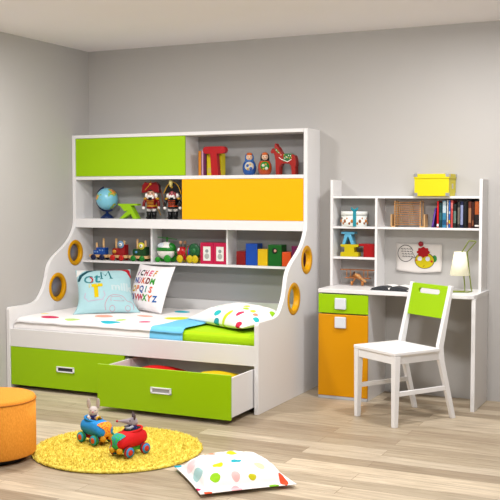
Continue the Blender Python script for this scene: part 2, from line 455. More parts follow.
# light blue cushion leaning in the left corner
cw, ch = .43, .41
Mb = frame((.478, -.500, .688), (.766, .643, 0), (-.413, .492, .766))
blue, sb = pillow('throw_cushion', cw, ch, .13, mat('#a2c6cb', .8, 'pale_blue_cloth', bump=.1, bscale=300, spec=.2), seed=3, M=Mb, pinch=.05, flare=.2)
tag(blue, 'light blue cushion with a yellow letter T and a car print, left bed corner', 'cushion')
arc = lambda cx, cy, r, a0, a1, n=14: [(cx+r*math.cos(a0+(a1-a0)*k/n), cy+r*math.sin(a0+(a1-a0)*k/n)) for k in range(n+1)]
car_out = [(-.01,-.185), (-.015,-.15), (.0,-.115), (.03,-.08), (.09,-.072), (.13,-.085), (.155,-.12), (.20,-.135), (.205,-.185)]
on_surface(blue, sb, [
    (text_mesh('T', .155, bold=.008), -.075, -.035, .0, '#f2d400'),
    (stroke_mesh([(-.155,-.04), (-.165,-.08), (-.14,-.115), (-.03,-.11), (-.01,-.075), (-.02,-.04)], .007), 0, 0, 0, '#b9a9bd'),
    (stroke_mesh([(-.036,-.044), (-.030,.042), (-.002,-.010), (.028,.044), (.038,-.042)], .013), .008, .118, .05, '#1d7a84'), (poly_mesh([(-.048,-.044), (-.024,-.044), (-.024,-.036), (-.048,-.036)]), .008, .118, .05, '#1d7a84'), (poly_mesh([(.026,-.044), (.052,-.044), (.052,-.036), (.026,-.036)]), .008, .118, .05, '#1d7a84'),
    (text_mesh('t', .14, bold=.002), -.058, .085, -.1, '#2a8c96'),
    (text_mesh('C', .105, bold=.002), -.125, .075, 0, '#4a8f98'), (stroke_mesh(arc(-.125, .075, .03, -1.2, 1.2), .012), 0, 0, 0, '#d03040'),
    (text_mesh('milk', .095, bold=.003), .12, -.0, 0, '#d9eef0'),
    (stroke_mesh(catmull(car_out, 4), .005), 0, 0, 0, '#d6a6b8'), (stroke_mesh([(.03,-.12), (.035,-.09), (.10,-.085), (.135,-.12), (.03,-.122)], .004), 0, 0, 0, '#d6a6b8'),
    (stroke_mesh(circle(.04,-.175,.02,14), .004, True), 0, 0, 0, '#d6a6b8'), (stroke_mesh(circle(.16,-.175,.02,14), .004, True), 0, 0, 0, '#d6a6b8'),
    (poly_mesh([(-.03,.196), (.19,.196), (.205,.185), (.21,.11), (.198,.12), (.175,.165), (.14,.184), (.06,.186)]), 0, 0, 0, '#c8202e'),
    (poly_mesh([(-.205,.09), (-.19,.14), (-.13,.18), (-.06,.196), (-.06,.186), (-.12,.160), (-.17,.12), (-.19,.08)]), 0, 0, 0, '#1b4a55'),
    (poly_mesh([(-.212,.13), (-.205,.198), (-.12,.198), (-.17,.17), (-.195,.145)]), 0, 0, 0, '#d9d6d2'),
], 'printed_pattern')
# alphabet cushion
Ma = frame((.785, -.335, .712), (.934, -.357, 0), (.134, .35, .927))
alp, sa = pillow('throw_cushion', .445, .375, .11, mat('#ece7e8', .8, 'white_cloth', bump=.1, bscale=300, spec=.2), seed=11, M=Ma, pinch=.05)
tag(alp, 'white cushion printed with coloured alphabet letters, propped beside the light blue one', 'cushion')
rows = [('ICHEF', ['#a04aa0', '#1d1d1d', '#c23a52', '#f07aa0', '#f2b01e']), ('NUKDM', ['#2e5fb0', '#c85aa0', '#f0703a', '#8a1e28', '#3cae3a']),
        ('OPQIS', ['#f0c01e', '#f07a28', '#2e5fb0', '#2aa39a', '#f06a4a']), ('UVWXYZ', ['#2b3f9a', '#e0483a', '#d4305c', '#46b03c', '#f07a28', '#2b6fc0'])]
it = []
for r, (s, cs) in enumerate(rows):
    for k, (chh, c) in enumerate(zip(s, cs)):
        it.append((text_mesh(chh, .066, bold=.0028), -.150+.054*k+.006*r, .105-.066*r, random.uniform(-.12, .12), c))
on_surface(alp, sa, it, 'printed_letters')
# spotted head pillow
dp = [(-.026,-.145,.034,.024,'#2ab4b8'), (.105,-.150,.022,.052,'#c8d92a'), (.20,-.103,.024,.034,'#d8325a'), (.015,-.192,.034,.016,'#2a9aa8'), (.300,-.186,.030,.022,'#d0284a'), (.10,.02,.030,.022,'#c8d92a'),
      (.159,-.025,.028,.018,'#a8d62e'), (.236,-.020,.024,.018,'#c8d92a'), (.285,-.035,.018,.018,'#f28a70'), (.325,-.06,.018,.022,'#2ab4b8'), (.31,.092,.02,.025,'#8fc41c'), (.27,-.115,.020,.020,'#c9ecdd'), (-.15,-.05,.03,.03,'#c9ecdd'), (-.2,.1,.03,.03,'#d8325a')]
Mp = frame((1.70, -.655, .572), (.85, -.52, .02), (.52, .80, .12))
hp, _ = pillow('head_pillow', .72, .40, .17, dots_mat('pillow_spotted', '#f1eeec', dp), seed=5, M=Mp, pinch=.05, flat=.6, p=2.8, q=.6)
for v in hp.data.vertices:   # the pillow is pressed against the side panel
    q_ = Mp @ v.co
    if q_.x > 1.96: q_.x = 1.96 + .066*math.tanh((q_.x-1.96)/.066)
    v.co = Mp.inverted() @ q_
tag(hp, 'white pillow with coloured spots on the lime mattress, right end of the bed', 'pillow')

# ------------------------------------------------------------------ drawer contents
def cushion_small(name, label, cx, cy, w, h, t, z, hexc):
    ob, _ = pillow(name, w, h, t, mat(hexc, .75, bump=.12, bscale=250, spec=.2), seed=cx*10, M=Matrix.Translation((cx, cy, z)), n=24, wr=.004)
    return tag(ob, label, 'cushion')
for z, hexc, lab in ((.10, '#d81818', 'red cushion under another in the pulled out drawer'), ):
    pass
cushion_small('cushion', 'bright red cushion stowed in the open drawer, left side', 1.30, -1.12, .38, .40, .12, .205, '#e01414')
cushion_small('cushion', 'yellow cushion stowed in the open drawer, right side', 1.76, -1.13, .38, .40, .12, .205, '#f2cf10')

# ------------------------------------------------------------------ globe
Z2 = 1.2435; Z1 = 1.5825; Z0 = .9005
g = thing('globe', 'small desk globe on a dark blue stand, second shelf of the bed unit', 'globe', (.252, -.125, Z2))
B().lathe([(.0,0), (.055,0), (.055,.008), (.030,.030), (.012,.040), (.010,.066), (.0,.066)], n=32).build('base', mat('#10224e', .35), g)
tilt = Matrix.Translation((0,0,.158)) @ Matrix.Rotation(math.radians(-24), 4, 'Y')
B().tube([tuple(tilt @ Vector((-.100*math.cos(a), 0, .100*math.sin(a)))) for a in [math.radians(-95+190*k/24) for k in range(25)]], .008, n=8).build('meridian_arm', mat('#10224e', .35), g)
gm = bpy.data.materials.new('globe_map'); gm.use_nodes = True; q = gm.node_tree; bb = q.nodes['Principled BSDF']
tcc = q.nodes.new('ShaderNodeTexCoord'); nn = q.nodes.new('ShaderNodeTexNoise'); nn.inputs['Scale'].default_value = 11; nn.inputs['Detail'].default_value = 3
nn.inputs['Roughness'].default_value = .5
q.links.new(tcc.outputs['Object'], nn.inputs['Vector'])
rr = q.nodes.new('ShaderNodeValToRGB'); rr.color_ramp.interpolation = 'CONSTANT'
rr.color_ramp.elements[0].color = lin('#78bcd2'); rr.color_ramp.elements[1].color = lin('#9a6a50'); rr.color_ramp.elements[1].position = .72
for p_, c in ((.53, '#86b45c'), (.57, '#e8a23a'), (.63, '#d8705c')):
    e = rr.color_ramp.elements.new(p_); e.color = lin(c)
q.links.new(nn.outputs['Fac'], rr.inputs[0]); q.links.new(rr.outputs[0], bb.inputs['Base Color']); bb.inputs['Roughness'].default_value = .3
B().ball((0,0,.158), .090, n=32).build('sphere', gm, g)

# ------------------------------------------------------------------ lime letter block
L = '#a6dc10'
zb = B(); 
zb.prism([(-.0,.106), (.0,.12), (.180,.12), (.180,.105), (.118,.105), (.180,0), (.140,0), (.118,.040), (.045,0), (.010,0), (.088,.064), (.058,.058), (.018,.104)], (), 'xz', -.03, .03)
tag(zb.build('letter_block', mat(L, .4), loc=(.392, -.15, Z2), bevel=.002), 'lime green Z shaped toy block beside the globe', 'toy block')

# ------------------------------------------------------------------ nutcrackers
def nutcracker(x, lab, coat, hat, hatstyle, boots='#0d0d0f', pants='#e8e4e0', faceh='#e9b99a'):
    t = thing('nutcracker_figure', lab, 'toy figure', (x, -.160, Z2), math.radians(16))
    M_ = lambda c: mat(c, .3)
    b = B()
    for s in (-1, 1):
        b.lathe([(.0,0), (.019,0), (.019,.05), (.015,.055), (0,.055)], c=(s*.021, 0, 0.0), n=16)
        b.ball((s*.024, -.018, .011), .017, (1, 1.3, .62))
        b.lathe([(0,0), (.022,0), (.024,.01), (.0,.01)], c=(s*.021, 0, .050), n=16)
    b.build('boots', M_(boots), t)
    b = B()
    for s in (-1, 1): b.lathe([(0,0), (.017,0), (.021,.03), (0,.03)], c=(s*.020, 0, .060), n=16)
    b.build('trousers', M_(pants), t)
    b = B(); b.lathe([(0,0), (.040,0), (.042,.008), (.036,.03), (.044,.06), (.046,.075), (.03,.084), (0,.084)], c=(0,0,.083), n=24)
    b.lathe([(0,0), (.040,0), (.040,.010), (0,.010)], c=(0,0,.098), n=24, mi=1)
    for k in range(3): b.box(-.028, .028, -.0455, -.036, .118+.014*k, .122+.014*k, 1)
    b.build('coat', [M_(coat), M_('#d8a020' if hatstyle == 0 else '#e0501a')], t)
    for s in (-1, 1):
        b = B(); b.tube([(s*.045, 0, .158), (s*.060, -.004, .130), (s*.062, -.012, .098)], .0125, n=10)
        b.ball((s*.047, 0, .160), .019, (1,1,.6), mi=1); b.ball((s*.062, -.014, .088), .0125, mi=2)
        b.build('arm', [M_(coat), M_('#d8a020'), M_('#f0ece8')], t)
    b = B(); b.lathe([(0,0), (.030,0), (.034,.02), (.033,.055), (0,.055)], c=(0,0,.165), n=24)
    b.box(-.005, .005, -.045, -.030, .188, .198)
    b.build('head', M_(faceh), t)
    b = B()
    for s in (-1, 1): b.ball((s*.013, -.033, .206), .0052); 
    b.build('eyes', M_('#1a3a20'), t)
    b = B(); b.ball((0, -.028, .168), .027, (1, .5, 1.0)); 
    for s in (-1, 1): b.ball((s*.037, 0, .188), .020, (.8, .9, 1.2))
    b.box(-.022, .022, -.042, -.034, .180, .187); b.build('beard_and_hair', M_('#efebe6'), t)
    B().box(-.014, .014, -.047, -.040, .148, .172).build('mouth', M_('#0c0c0c'), t)
    b = B()
    if hatstyle == 0:
        pts = [(-.066,.205), (-.060,.262), (-.040,.290), (-.018,.282), (0,.286), (.018,.282), (.042,.290), (.060,.262), (.066,.205), (.030,.212), (0,.232), (-.030,.212)]
    else:
        pts = [(-.060,.200), (-.030,.262), (0,.288), (.035,.272), (.055,.24), (.068,.196), (.040,.208), (0,.218), (-.035,.208)]
    b.prism(pts, (), 'xz', -.034, .030)
    outl = catmull([p for p in pts[:9 if hatstyle == 0 else 6]], 3)
    if hatstyle == 0: b.tube([(-.04,-.037,.225), (-.02,-.037,.25), (0,-.037,.272)], .0025, mi=1)
    else: b.tube([(p[0], -.036, p[1]) for p in outl], .0032, mi=1)
    b.ball((0, -.035, .272 if hatstyle == 0 else .25), .009, mi=1)
    b.build('hat', [M_(hat), M_('#d8a020')], t, bevel=.004).data.transform(Matrix.Translation((0,0,.200)) @ Matrix.Diagonal((1.10, 1, 1.04, 1)) @ Matrix.Translation((0,0,-.200)))
    b = B()
    if hatstyle == 0: b.tube([(0,-.02,.28), (0,-.02,.302)], .005); b.build('hat_plume', M_('#c89020'), t)
    else: b.lathe([(0,0), (.009,0), (.016,.035), (.014,.052), (0,.054)], c=(-.006,-.040,.252), n=12); b.build('hat_plume', M_('#f2e08a'), t)
    if hatstyle == 0: B().cyl((.045, -.03, .12), (.085, -.035, .03), .0035).build('sword', M_('#b08030'), t)
    else: B().cyl((-.067, -.02, .09), (-.090, -.02, .235), .0032).build('sword', M_('#7a3a20'), t)
    return t
n1 = nutcracker(.695, 'nutcracker figure in a dark red coat and wide red hat, left of the pair', '#8a1218', '#8e1016', 0)
n2 = nutcracker(.905, 'nutcracker figure in black and orange with yellow plumed black hat, against the amber door', '#141418', '#161214', 1, faceh='#c8606a')
n2.location.x = .890

# ------------------------------------------------------------------ top shelf
def book(x0, w, h, d, yf, z, hexc, lab, band=None, lean=0, name='book', cat='book', grp=None):
    t = thing(name, lab, cat, (x0, yf, z), 0, grp)
    c = B(); c.box(0, w, 0, .002 if w > .01 else .0015, 0, h); c.box(0, .0018, 0, d, 0, h); c.box(w-.0018, w, 0, d, 0, h)
    if band:
        for (z0, z1, bc) in band: pass
    mats = [mat(hexc, .4)]
    if band:
        for i, (z0, z1, bc) in enumerate(band):
            mats.append(mat(bc, .4)); c.box(w*.12, w*.88, -.0006, .0004, h*z0, h*z1, i+1)
    c.build('cover', mats, t)
    B().box(.0018, w-.0018, .0022, d-.003, .002, h-.002).build('pages', mat('#e6e0d2', .9), t)
    if lean: t.rotation_euler = (0, lean, 0)
    return t
book(1.120, .026, .19, .13, -.165, Z1, '#e89020', 'slim orange book at the left end of the top shelf', grp=None)
book(1.1475, .018, .19, .13, -.165, Z1, '#e8b0cc', 'slim pink book between orange and purple books on the top shelf')
book(1.167, .020, .19, .13, -.165, Z1, '#5e1048', 'slim purple book next to the yellow box file on the top shelf')
yb = thing('box_file', 'yellow box file behind the red letter T', 'box file', (1.246, -.125, Z1))
B().box(-.066, .066, -.025, .045, 0, .168).build('case', mat('#f2dc10', .4), yb, bevel=.003)
B().box(-.05, .05, -.0262, -.0252, .02, .06).build('label', mat('#e8d060', .5), yb)
B().prism([(-.026,0), (.034,0), (.020,.165), (.068,.165)] + [(.068+.027*math.cos(a), .192+.027*math.sin(a)) for a in [-PI/2+PI*k/8 for k in range(9)]] +
          [(-.072+.027*math.cos(a), .192+.027*math.sin(a)) for a in [PI/2+PI*k/8 for k in range(9)]] + [(-.072,.165), (-.036,.165)], (), 'xz', -.022, .022)\
    .build('letter_block', mat('#c01018', .35), loc=(1.283, -.19, Z1), bevel=.003)
tag(bpy.data.objects['letter_block.001'], 'red wooden letter T standing in front of the yellow box file', 'toy block')

def matryoshka(x, lab, body, scarf, accent, spot):
    t = thing('nesting_doll', lab, 'doll', (x, -.165, Z1), math.radians(24))
    pr = catmull([(.030,0), (.043,.012), (.052,.045), (.050,.075), (.040,.100), (.0335,.112), (.034,.130), (.030,.150), (.018,.165), (.001,.170)], 4)
    b = B(); b.lathe([(0,0)]+[p for p in pr if p[1] <= .106]+[(0,.106)], n=32); b.build('body', mat(body, .22, coat=.4), t)
    b = B(); b.lathe([(0,.1055)]+[p for p in pr if p[1] > .105], n=32); b.build('headscarf', mat(scarf, .22, coat=.4), t)
    B().ball((0, -.019, .133), .025, (1, .9, 1.1)).build('face', mat('#f0c8a8', .3), t)
    b = B(); b.ball((0, -.020, .155), .022, (1, .95, .6)); b.build('hair', mat('#d8641c', .3), t)
    b = B()
    for s in (-1, 1): b.ball((s*.009, -.0405, .136), .003)
    b.ball((0, -.0410, .122), .0035, mi=1); b.build('eyes_and_mouth', [mat('#101018', .3), mat('#c01828', .3)], t)
    b = B()
    b.ball((0, -.028, .060), .038, (1, .72, 1.15)); b.ball((-.012, -0.0520, .070), .011, (1, .6, 1), mi=1); b.ball((.012, -0.0540, .048), .012, (1, .6, 1), mi=1)
    b.ball((.006, -0.0550, .078), .007, (1, .6, 1), mi=2); b.ball((-.010, -0.0545, .045), .007, (1, .6, 1), mi=2)
    b.build('painted_flower', [mat(accent, .25), mat(spot, .25), mat('#e0a828', .3)], t)
    return t
matryoshka(1.556, 'blue and white nesting doll with orange hair on the top shelf', '#1c5cb0', '#2a78c8', '#dcd6c4', '#2a5cb0')
matryoshka(1.684, 'black scarfed nesting doll with green and orange front, beside the red horse', '#c8501c', '#14120f', '#23902e', '#e8e4d0')

hz = thing('wooden_horse', 'red painted wooden toy horse with a flowery saddle, right end of the top shelf', 'toy horse', (1.848, -.165, Z1)); hz.scale = (.93, .85, 1)
hp_ = catmull([(-.080,.188), (-.078,.222), (-.070,.232), (-.062,.215), (-.045,.200), (-.025,.168), (.0,.150), (.05,.150), (.085,.145), (.100,.120), (.104,.075), (.1,.06)], 4)
poly = hp_ + [(.10,.0), (.070,0), (.064,.065), (.045,.082), (-.014,.082), (-.034,.060), (-.038,0), (-.066,0), (-.070,.07), (-.072,.110), (-.078,.140), (-.086,.160), (-.108,.158), (-.114,.172), (-.098,.196)]
hb = B(); hb.prism(poly, [], 'xz', -.034, .034); hb.build('body', mat('#b01c10', .35, coat=.3), hz, bevel=.012, seg=3)
b = B(); b.prism([(-.004,.095), (.0,.155), (.05,.1555), (.07,.151), (.065,.115), (.035,.10)], (), 'xz', -.0365, .0365); b.build('saddle', mat('#2c7a3c', .4), hz, bevel=.004)
b = B(); b.prism([(-.078,.190), (-.070,.196), (-.052,.186), (-.030,.160), (-.045,.155), (-.066,.172)], (), 'xz', -.0352, .0352); b.build('painted_mane', mat('#3a6a34', .4), hz, bevel=.003)
b = B()
for k in range(9): b.ball((.004+.008*k, -.037, .146-.024*abs(math.sin(k*1.3))), .0042, (1, .5, 1), mi=k % 2)
for k in range(5): b.ball((-.062+.010*k, -.0355, .182-.009*k), .0036, (1, .5, 1), mi=(k+1) % 2)
b.tube([(-.040,-.0355,.128), (-.015,-.036,.112), (.0,-.037,.108), (.035,-.037,.094), (.068,-.037,.112)], .0026, mi=1)
b.build('painted_harness', [mat('#e8c040', .4), mat('#ece8e0', .4)], hz)

# ------------------------------------------------------------------ lower shelf: toy engines
def engine(x, lab, col, wheel, face, k):
    t = thing('toy_train_car', lab, 'toy train', (x, -.11, Z0)); t.scale = (1.12, 1.1, 1.12)
    b = B(); b.box(-.078, .078, -.03, .03, .020, .040); b.ball((-.078, 0, .028), .014, (1.2, 1.6, 1)); b.build('chassis', PALEWOOD, t, bevel=.003)
    for s in (-1, 1):
        for xx in (-.038, .036):
            w = B(); w.lathe([(0,0), (.020,0), (.021,.002), (.021,.009), (.008,.011), (0,.011)], axis='y', c=(xx, s*.0365-.0055, .0215), n=24); w.build('wheel', mat(wheel, .35), t)
    b = B()
    if k == 0: b.box(-.045, .055, -.027, .027, .0405, .072); b.box(-.02, .055, -.027, .027, .072, .092)
    else:
        b.box(.005, .060, -.027, .027, .0405, .118 if k == 1 else .105)
        b.lathe([(0,0), (.025,0), (.025,.055), (0,.055)], axis='x', c=(-.052, 0, .065), n=24); b.box(-.05, .01, -.02, .02, .0405, .05)
    b.build('body', mat(col, .3), t, bevel=.003)
    b = B(); pegs = [(-.03, .13), (.03, .165)] if k == 0 else ([(-.028, .165), (.04, .15)] if k == 1 else [(-.022, .165), (.045, .155)])
    for xx, zt in pegs: b.cyl((xx, 0, .05), (xx, 0, zt*.97), .008)
    b.build('pegs', PALEWOOD, t)
    b = B()
    if k == 0:
        for xx in (-.03, -.008, .014, .036): b.ball((xx, -.0275, .060+.012*(xx > 0)), .006, (1, .4, 1))
        b.build('studs', mat('#8fb8e8', .3), t)
    else:
        fx, fz = (.030, .118) if k == 1 else (.030, .112)
        b.lathe([(0,0), (.026,0), (.026,.008), (0,.008)], axis='y', c=(fx, -.037, fz), n=24); b.lathe([(0,0), (.013,0), (.013,.004), (0,.004)], axis='y', c=(fx, -.0405, fz), n=20, mi=1)
        b.ball((fx, -.041, fz), .005, mi=2)
        b.ball((-.030 if k == 1 else -.02, -.024, .066), .014 if k == 1 else .009, (1.2, .5, 1), mi=3)
        b.build('round_face', [mat(face, .3), mat('#f0ece4', .3), mat('#1c1c1c', .3), mat('#e0a030' if k == 1 else '#68a8d8', .3)], t)
    return t
engine(.172, 'blue wooden train car with navy wheels and two pegs, first on the shelf', '#1c54b0', '#141c44', '#fff', 0)
engine(.360, 'red wooden toy engine with red wheels in the middle of the train', '#a8141c', '#d8201a', '#88b0d8', 1)
engine(.556, 'dark green wooden toy engine with green wheels next to the divider', '#12401c', '#1c8a2a', '#ece030', 2)

# helicopter
hc = thing('toy_helicopter', 'white and green rounded toy helicopter on the lower shelf', 'toy helicopter', (.795, -.105, Z0)); hc.scale = (1.1, 1.05, 1.08)
b = B(); b.ball((0,0,.085), .072, (1.02, .68, .92), n=32); b.build('cabin', mat('#e9e4dc', .3), hc)
b = B(); b.lathe([(.0728,-.013), (.0738,-.006), (.0738,.004), (.070,.013)], c=(0,0,.096), n=40, sx=1.02, sy=.68)
b.ball((.038,0,.106), .041, (1.0, .82, .90)); b.build('green_hood', mat('#1f8a26', .3), hc)
b = B(); b.ball((-.022,-.006,.118), .045, (.95, .9, .62)); b.build('windscreen', mat('#c6cdd4', .15), hc)
b = B(); b.tube([(.06,0,.085), (.075,0,.072), (.086,0,.06)], .010); b.ball((.086,0,.065), .018, (.5,.4,1.2)); b.build('tail', mat('#1c6a24', .35), hc)
b = B(); b.cyl((.008,0,.15), (.008,0,.178), .007); b.ball((.008,0,.176), .012, (1,1,.7))
M1 = Matrix.Translation((.008,0,.176)) @ Matrix.Rotation(math.radians(12), 4, 'Z') @ Matrix.Rotation(math.radians(6), 4, 'Y')
b.box(-.07, .075, -.009, .009, -.002, .003, 0, M1); b.build('rotor', mat('#2a8a2a', .35), hc)
for xx, yy in ((-.052,-.036), (.034,-.046), (.034,.040), (-.052,.034)):
    w = B(); r_ = .028 if xx > 0 else .020; w.lathe([(0,-.008), (r_*.8,-.008), (r_,-.004), (r_,.004), (r_*.8,.008), (0,.008)], axis='y', c=(xx,yy,r_), n=24); w.build('wheel', mat('#2fa42c', .3), hc)

# caterpillar pull toy
cp = thing('pull_toy', 'red headed wooden pull-along bug with green shell discs and yellow wheels', 'pull toy', (.997, -.108, Z0)); cp.scale = (1.1, .95, 1.2)
b = B(); b.ball((-.042,-.012,.070), .041, (1.05, .85, .9)); b.ball((-.060,-.03,.084), .014, mi=1); b.ball((-.020,0,.046), .030, (1,.9,1)); b.build('head', [mat('#c8141c', .25, coat=.4), mat('#f0e8e8', .2)], cp)  # small pale ball is a highlight put into the colour
b = B()
for yy in (-.02, .015): b.cyl((-.035,yy,.095), (-.040+yy*.5,yy-.004,.128), .002); b.ball((-.040+yy*.5,yy-.004,.133), .012, mi=1)
b.build('antennae', [BLACK, mat('#d8a078', .4)], cp)
for i, (c, xx, r_) in enumerate((('#1c8a3a', .002, .042), ('#c8201c', .012, .044), ('#1c50b0', .022, .046), ('#e0c020', .031, .040))):
    w = B(); w.lathe([(0,-.004), (r_,-.004), (r_,.004), (0,.004)], axis='x', c=(xx, 0, .072), n=28); w.build('ring', mat(c, .35), cp)
w = B(); w.lathe([(0,-.012), (.038,-.012), (.048,-.004), (.048,.004), (.038,.012), (0,.012)], axis='y', c=(.062, -.030, .082), n=28); w.lathe([(0,0), (.018,0), (.018,.003), (0,.003)], axis='y', c=(.062,-.0445,.082), n=20, mi=1)
w.build('shell_disc', [mat('#14522a', .35), mat('#2c7a40', .35)], cp)
b = B(); b.box(-.05, .085, -.018, .024, .026, .036); b.build('chassis', PALEWOOD, cp)
for xx in (-.045, .035, .078):
    for yy in (-.052, .040):
        w = B(); w.lathe([(0,-.006), (.022,-.006), (.027,0), (.022,.006), (0,.006)], axis='y', c=(xx, yy, .0275), n=24); w.build('wheel', mat('#e8cc18', .35), cp)

# ring binders
bd = None
for i, (x, lab) in enumerate(((1.124, 'pink box file with picture label, beside the bug toy'), (1.238, 'pink box file with picture label, against the shelf divider'))):
    t = thing('box_file', lab, 'box file', (x, -.145, Z0))
    B().box(0, .112, 0, .12, 0, .165).build('case', mat('#d8164e', .4), t, bevel=.002)
    b = B(); b.box(.026, .090, -.0015, .0005, .025, .135); b.ball((.058, -.0018, .10), .014, (1,.1,1), mi=1); b.ball((.058,-.0018,.06), .020, (1,.08,1.1), mi=2); b.ball((.058,-.002,.062), .009, (1,.1,1), mi=3)
    b.build('label', [mat('#dfe0d6', .6), mat('#8a8f8c', .6), mat('#a8a8a0', .6), mat('#b84838', .6)], t)
# coloured blocks
for x0, x1, h, c, lab in ((1.432, 1.508, .105, '#8e0e10', 'dark red box, first of the coloured boxes on the lower shelf'), (1.512, 1.608, .165, '#1450b8', 'tall blue box between the dark red and yellow boxes'),
                    (1.612, 1.693, .125, '#f2c80c', 'yellow box between the tall blue and green boxes'), (1.698, 1.808, .160, '#0e6a1c', 'tall green box with a round peephole'),
                    (1.813, 1.884, .108, '#f0581a', 'small orange box beside the tall green box'), (1.889, 1.975, .155, '#7a1650', 'purple box at the right end of the coloured boxes')):
    t = thing('storage_box', lab, 'box', ((x0+x1)/2, -.085, Z0)); w = (x1-x0)/2
    B().box(-w, w, -.052, .045, 0, h).build('case', mat(c, .4), t, bevel=.002)
    if c == '#0e6a1c':
        b = B(); b.lathe([(0,0), (.022,0), (.022,.002), (0,.002)], axis='y', c=(0,-.0532,h-.045), n=24); b.ball((.004,-.0545,h-.045), .011, (1,.3,1), mi=1); b.build('peephole', [mat('#0a1c0c', .6), mat('#e8a890', .4)], t)
    elif c == '#7a1650':
        b = B(); b.prism([(-.012,.05), (-.002,.062), (.0,.08), (.006,.062), (.022,.055), (.006,.05), (-.002,.035), (-.004,.048)], (), 'xz', -.0535, -.0518); b.build('star_print', mat('#e8d8e4', .5), t)
    else:
        B().box(-w+.004, w-.004, -.0526, -.0515, h-.012, h-.010).build('lid_seam', mat('#000000', .8), t) if False else None

# ------------------------------------------------------------------ desk with hutch
OD = (2.76, -.2, 0)
desk = thing('study_desk', 'white study desk with shelf hutch, lime drawer and orange cupboard door', 'desk', OD)
def dpart(name, m, *a, bevel=.0015, parent=None): return B().box(*a).build(name, m, parent or desk, OD, bevel=bevel)
DX0, DX1 = 2.210, 3.317
tp = B().prism([(DX0, -.0005), (DX0, -.415), (DX1-.05, -.425), (DX1-.012, -.405), (DX1, -.36), (DX1, -.0005)], (), 'xy', .749, .777).build('desktop', WHITE, desk, OD, bevel=.003)
dpart('side_panel', WHITE, 3.287, 3.314, -.405, -.0005, .001, .7485)
c = B(); c.box(2.212, 2.228, -.3922, -.0005, .001, .7485); c.box(2.560, 2.576, -.392, -.0005, .001, .7485); c.box(2.228, 2.560, -.392, -.0005, .03, .046)
c.box(2.228, 2.560, -.02, -.0005, .046, .7485); c.box(2.228, 2.560, -.38, -.02, .60, .61)
c.build('carcass', WHITE, desk, OD)
dpart('plinth', mat('#b4b6ba', .4), 2.213, 2.5745, -.4105, -.3925, .001, .0205)
dr = dpart('drawer', GREEN, 2.211, 2.577, -.411, -.3935, .607, .742, bevel=.004); dr['label'] = 'lime green drawer'
dd = dpart('door', ORANGE, 2.211, 2.577, -.411, -.3935, .022, .600, bevel=.004); dd['label'] = 'orange cupboard door'
for par, z0, z1 in ((dr, .637, .716), (dd, .505, .584)):
    b = B().box(2.338, 2.421, -.428, -.4115, z0, z1); b.build('knob', mat('#d6dae0', .35), par, OD, bevel=.006, seg=3)
dpart('hutch_side', WHITE, 2.213, 2.233, -.185, -.0005, .7775, 1.542)
dpart('hutch_side', WHITE, 3.283, 3.303, -.185, -.0005, .7775, 1.542)
dpart('hutch_shelf', WHITE, 2.2335, 3.2825, -.183, -.0005, 1.410, 1.426)
dpart('hutch_divider', WHITE, 2.549, 2.566, -.184, -.0005, .7775, 1.4095)
dpart('hutch_shelf', WHITE, 2.2335, 2.5485, -.183, -.0005, 1.193, 1.208)
dpart('hutch_shelf', WHITE, 2.2335, 2.5485, -.183, -.0005, .974, .989)
dpart('hutch_shelf', WHITE, 2.5665, 3.2825, -.183, -.0005, 1.193, 1.208)

# yellow storage box
yb = thing('storage_box', 'bright yellow lidded box with metal corners on top of the hutch', 'box', (2.962, -.118, 1.4265))
Y = mat('#f4e400', .45)
B().box(-.120, .120, -.100, .100, 0, .118).build('case', Y, yb, bevel=.002)
B().box(-.124, .124, -.104, .104, .1185, .152).build('lid', mat('#f0de00', .45), yb, bevel=.003)
for sx_ in (-1, 1):
    for sy_ in (-1, 1):
        for z0, e in ((0, .120), (.132, .1245)):
            b = B(); b.box(sx_*e-.002 if sx_ > 0 else sx_*e-.001, sx_*e+.001 if sx_ > 0 else sx_*e+.002, min(sy_*.100, sy_*.078), max(sy_*.100, sy_*.078), z0, z0+.022)
            ey = .1005 if z0 == 0 else .1045
            b.box(min(sx_*.1215, sx_*.098), max(sx_*.1215, sx_*.098), sy_*ey-.001, sy_*ey+.001, z0, z0+.022)
            b.build('metal_corner', METAL, yb)
b = B(); b.box(.1205, .1225, -.018, .018, .05, .085); b.build('label_holder', METAL, yb)

# hat box
hx = thing('gift_box', 'round white box with orange pattern and teal ribbon, upper left hutch shelf', 'gift box', (2.366, -.098, 1.2085), math.radians(20))
hm = dots_mat('hatbox_pattern', '#e2e6e0', [(-.06+.03*(k % 5), .0, .008, .2, '#d8842c') for k in range(0)] + [(-.058,.0,.0,.0,'#d8842c')][:0] or [(9,9,.01,.01,'#ffffff')], bump=.02)
B().lathe([(0,0), (.090,0), (.092,.002), (.092,.078), (0,.078)], n=48).build('drum', hm, hx)
B().lathe([(0,.0785), (.095,.0785), (.095,.104), (.093,.107), (0,.107)], n=48).build('lid', mat('#e8ebe6', .5), hx)
b = B()
for k in range(15):
    a = -PI*k/15 - .1; zz = (.022, .058, .038)[k % 3]
    r_ = (.0075, .0055, .010)[k % 3]
    if abs(a+PI/2) < .14: continue
    b.ball((.0918*math.cos(a), .0918*math.sin(a), zz), r_, (1, 1, 1.3), mi=k % 2, n=10)
b.build('printed_pattern', [mat('#d8842c', .5), mat('#a86030', .5)], hx)
b = B(); b.box(-.012, .012, -.0975, -.094, 0, .107); b.box(-.012, .012, -.0975, .09, .1075, .110); 
b.tube([(0,-.05,.11), (-.020,-.05,.122), (-.022,-.045,.133), (-.004,-.048,.118), (.004,-.048,.118), (.024,-.045,.133), (.020,-.05,.122), (0,-.05,.11)], .006)
b.build('ribbon', mat('#1898a8', .45), hx)

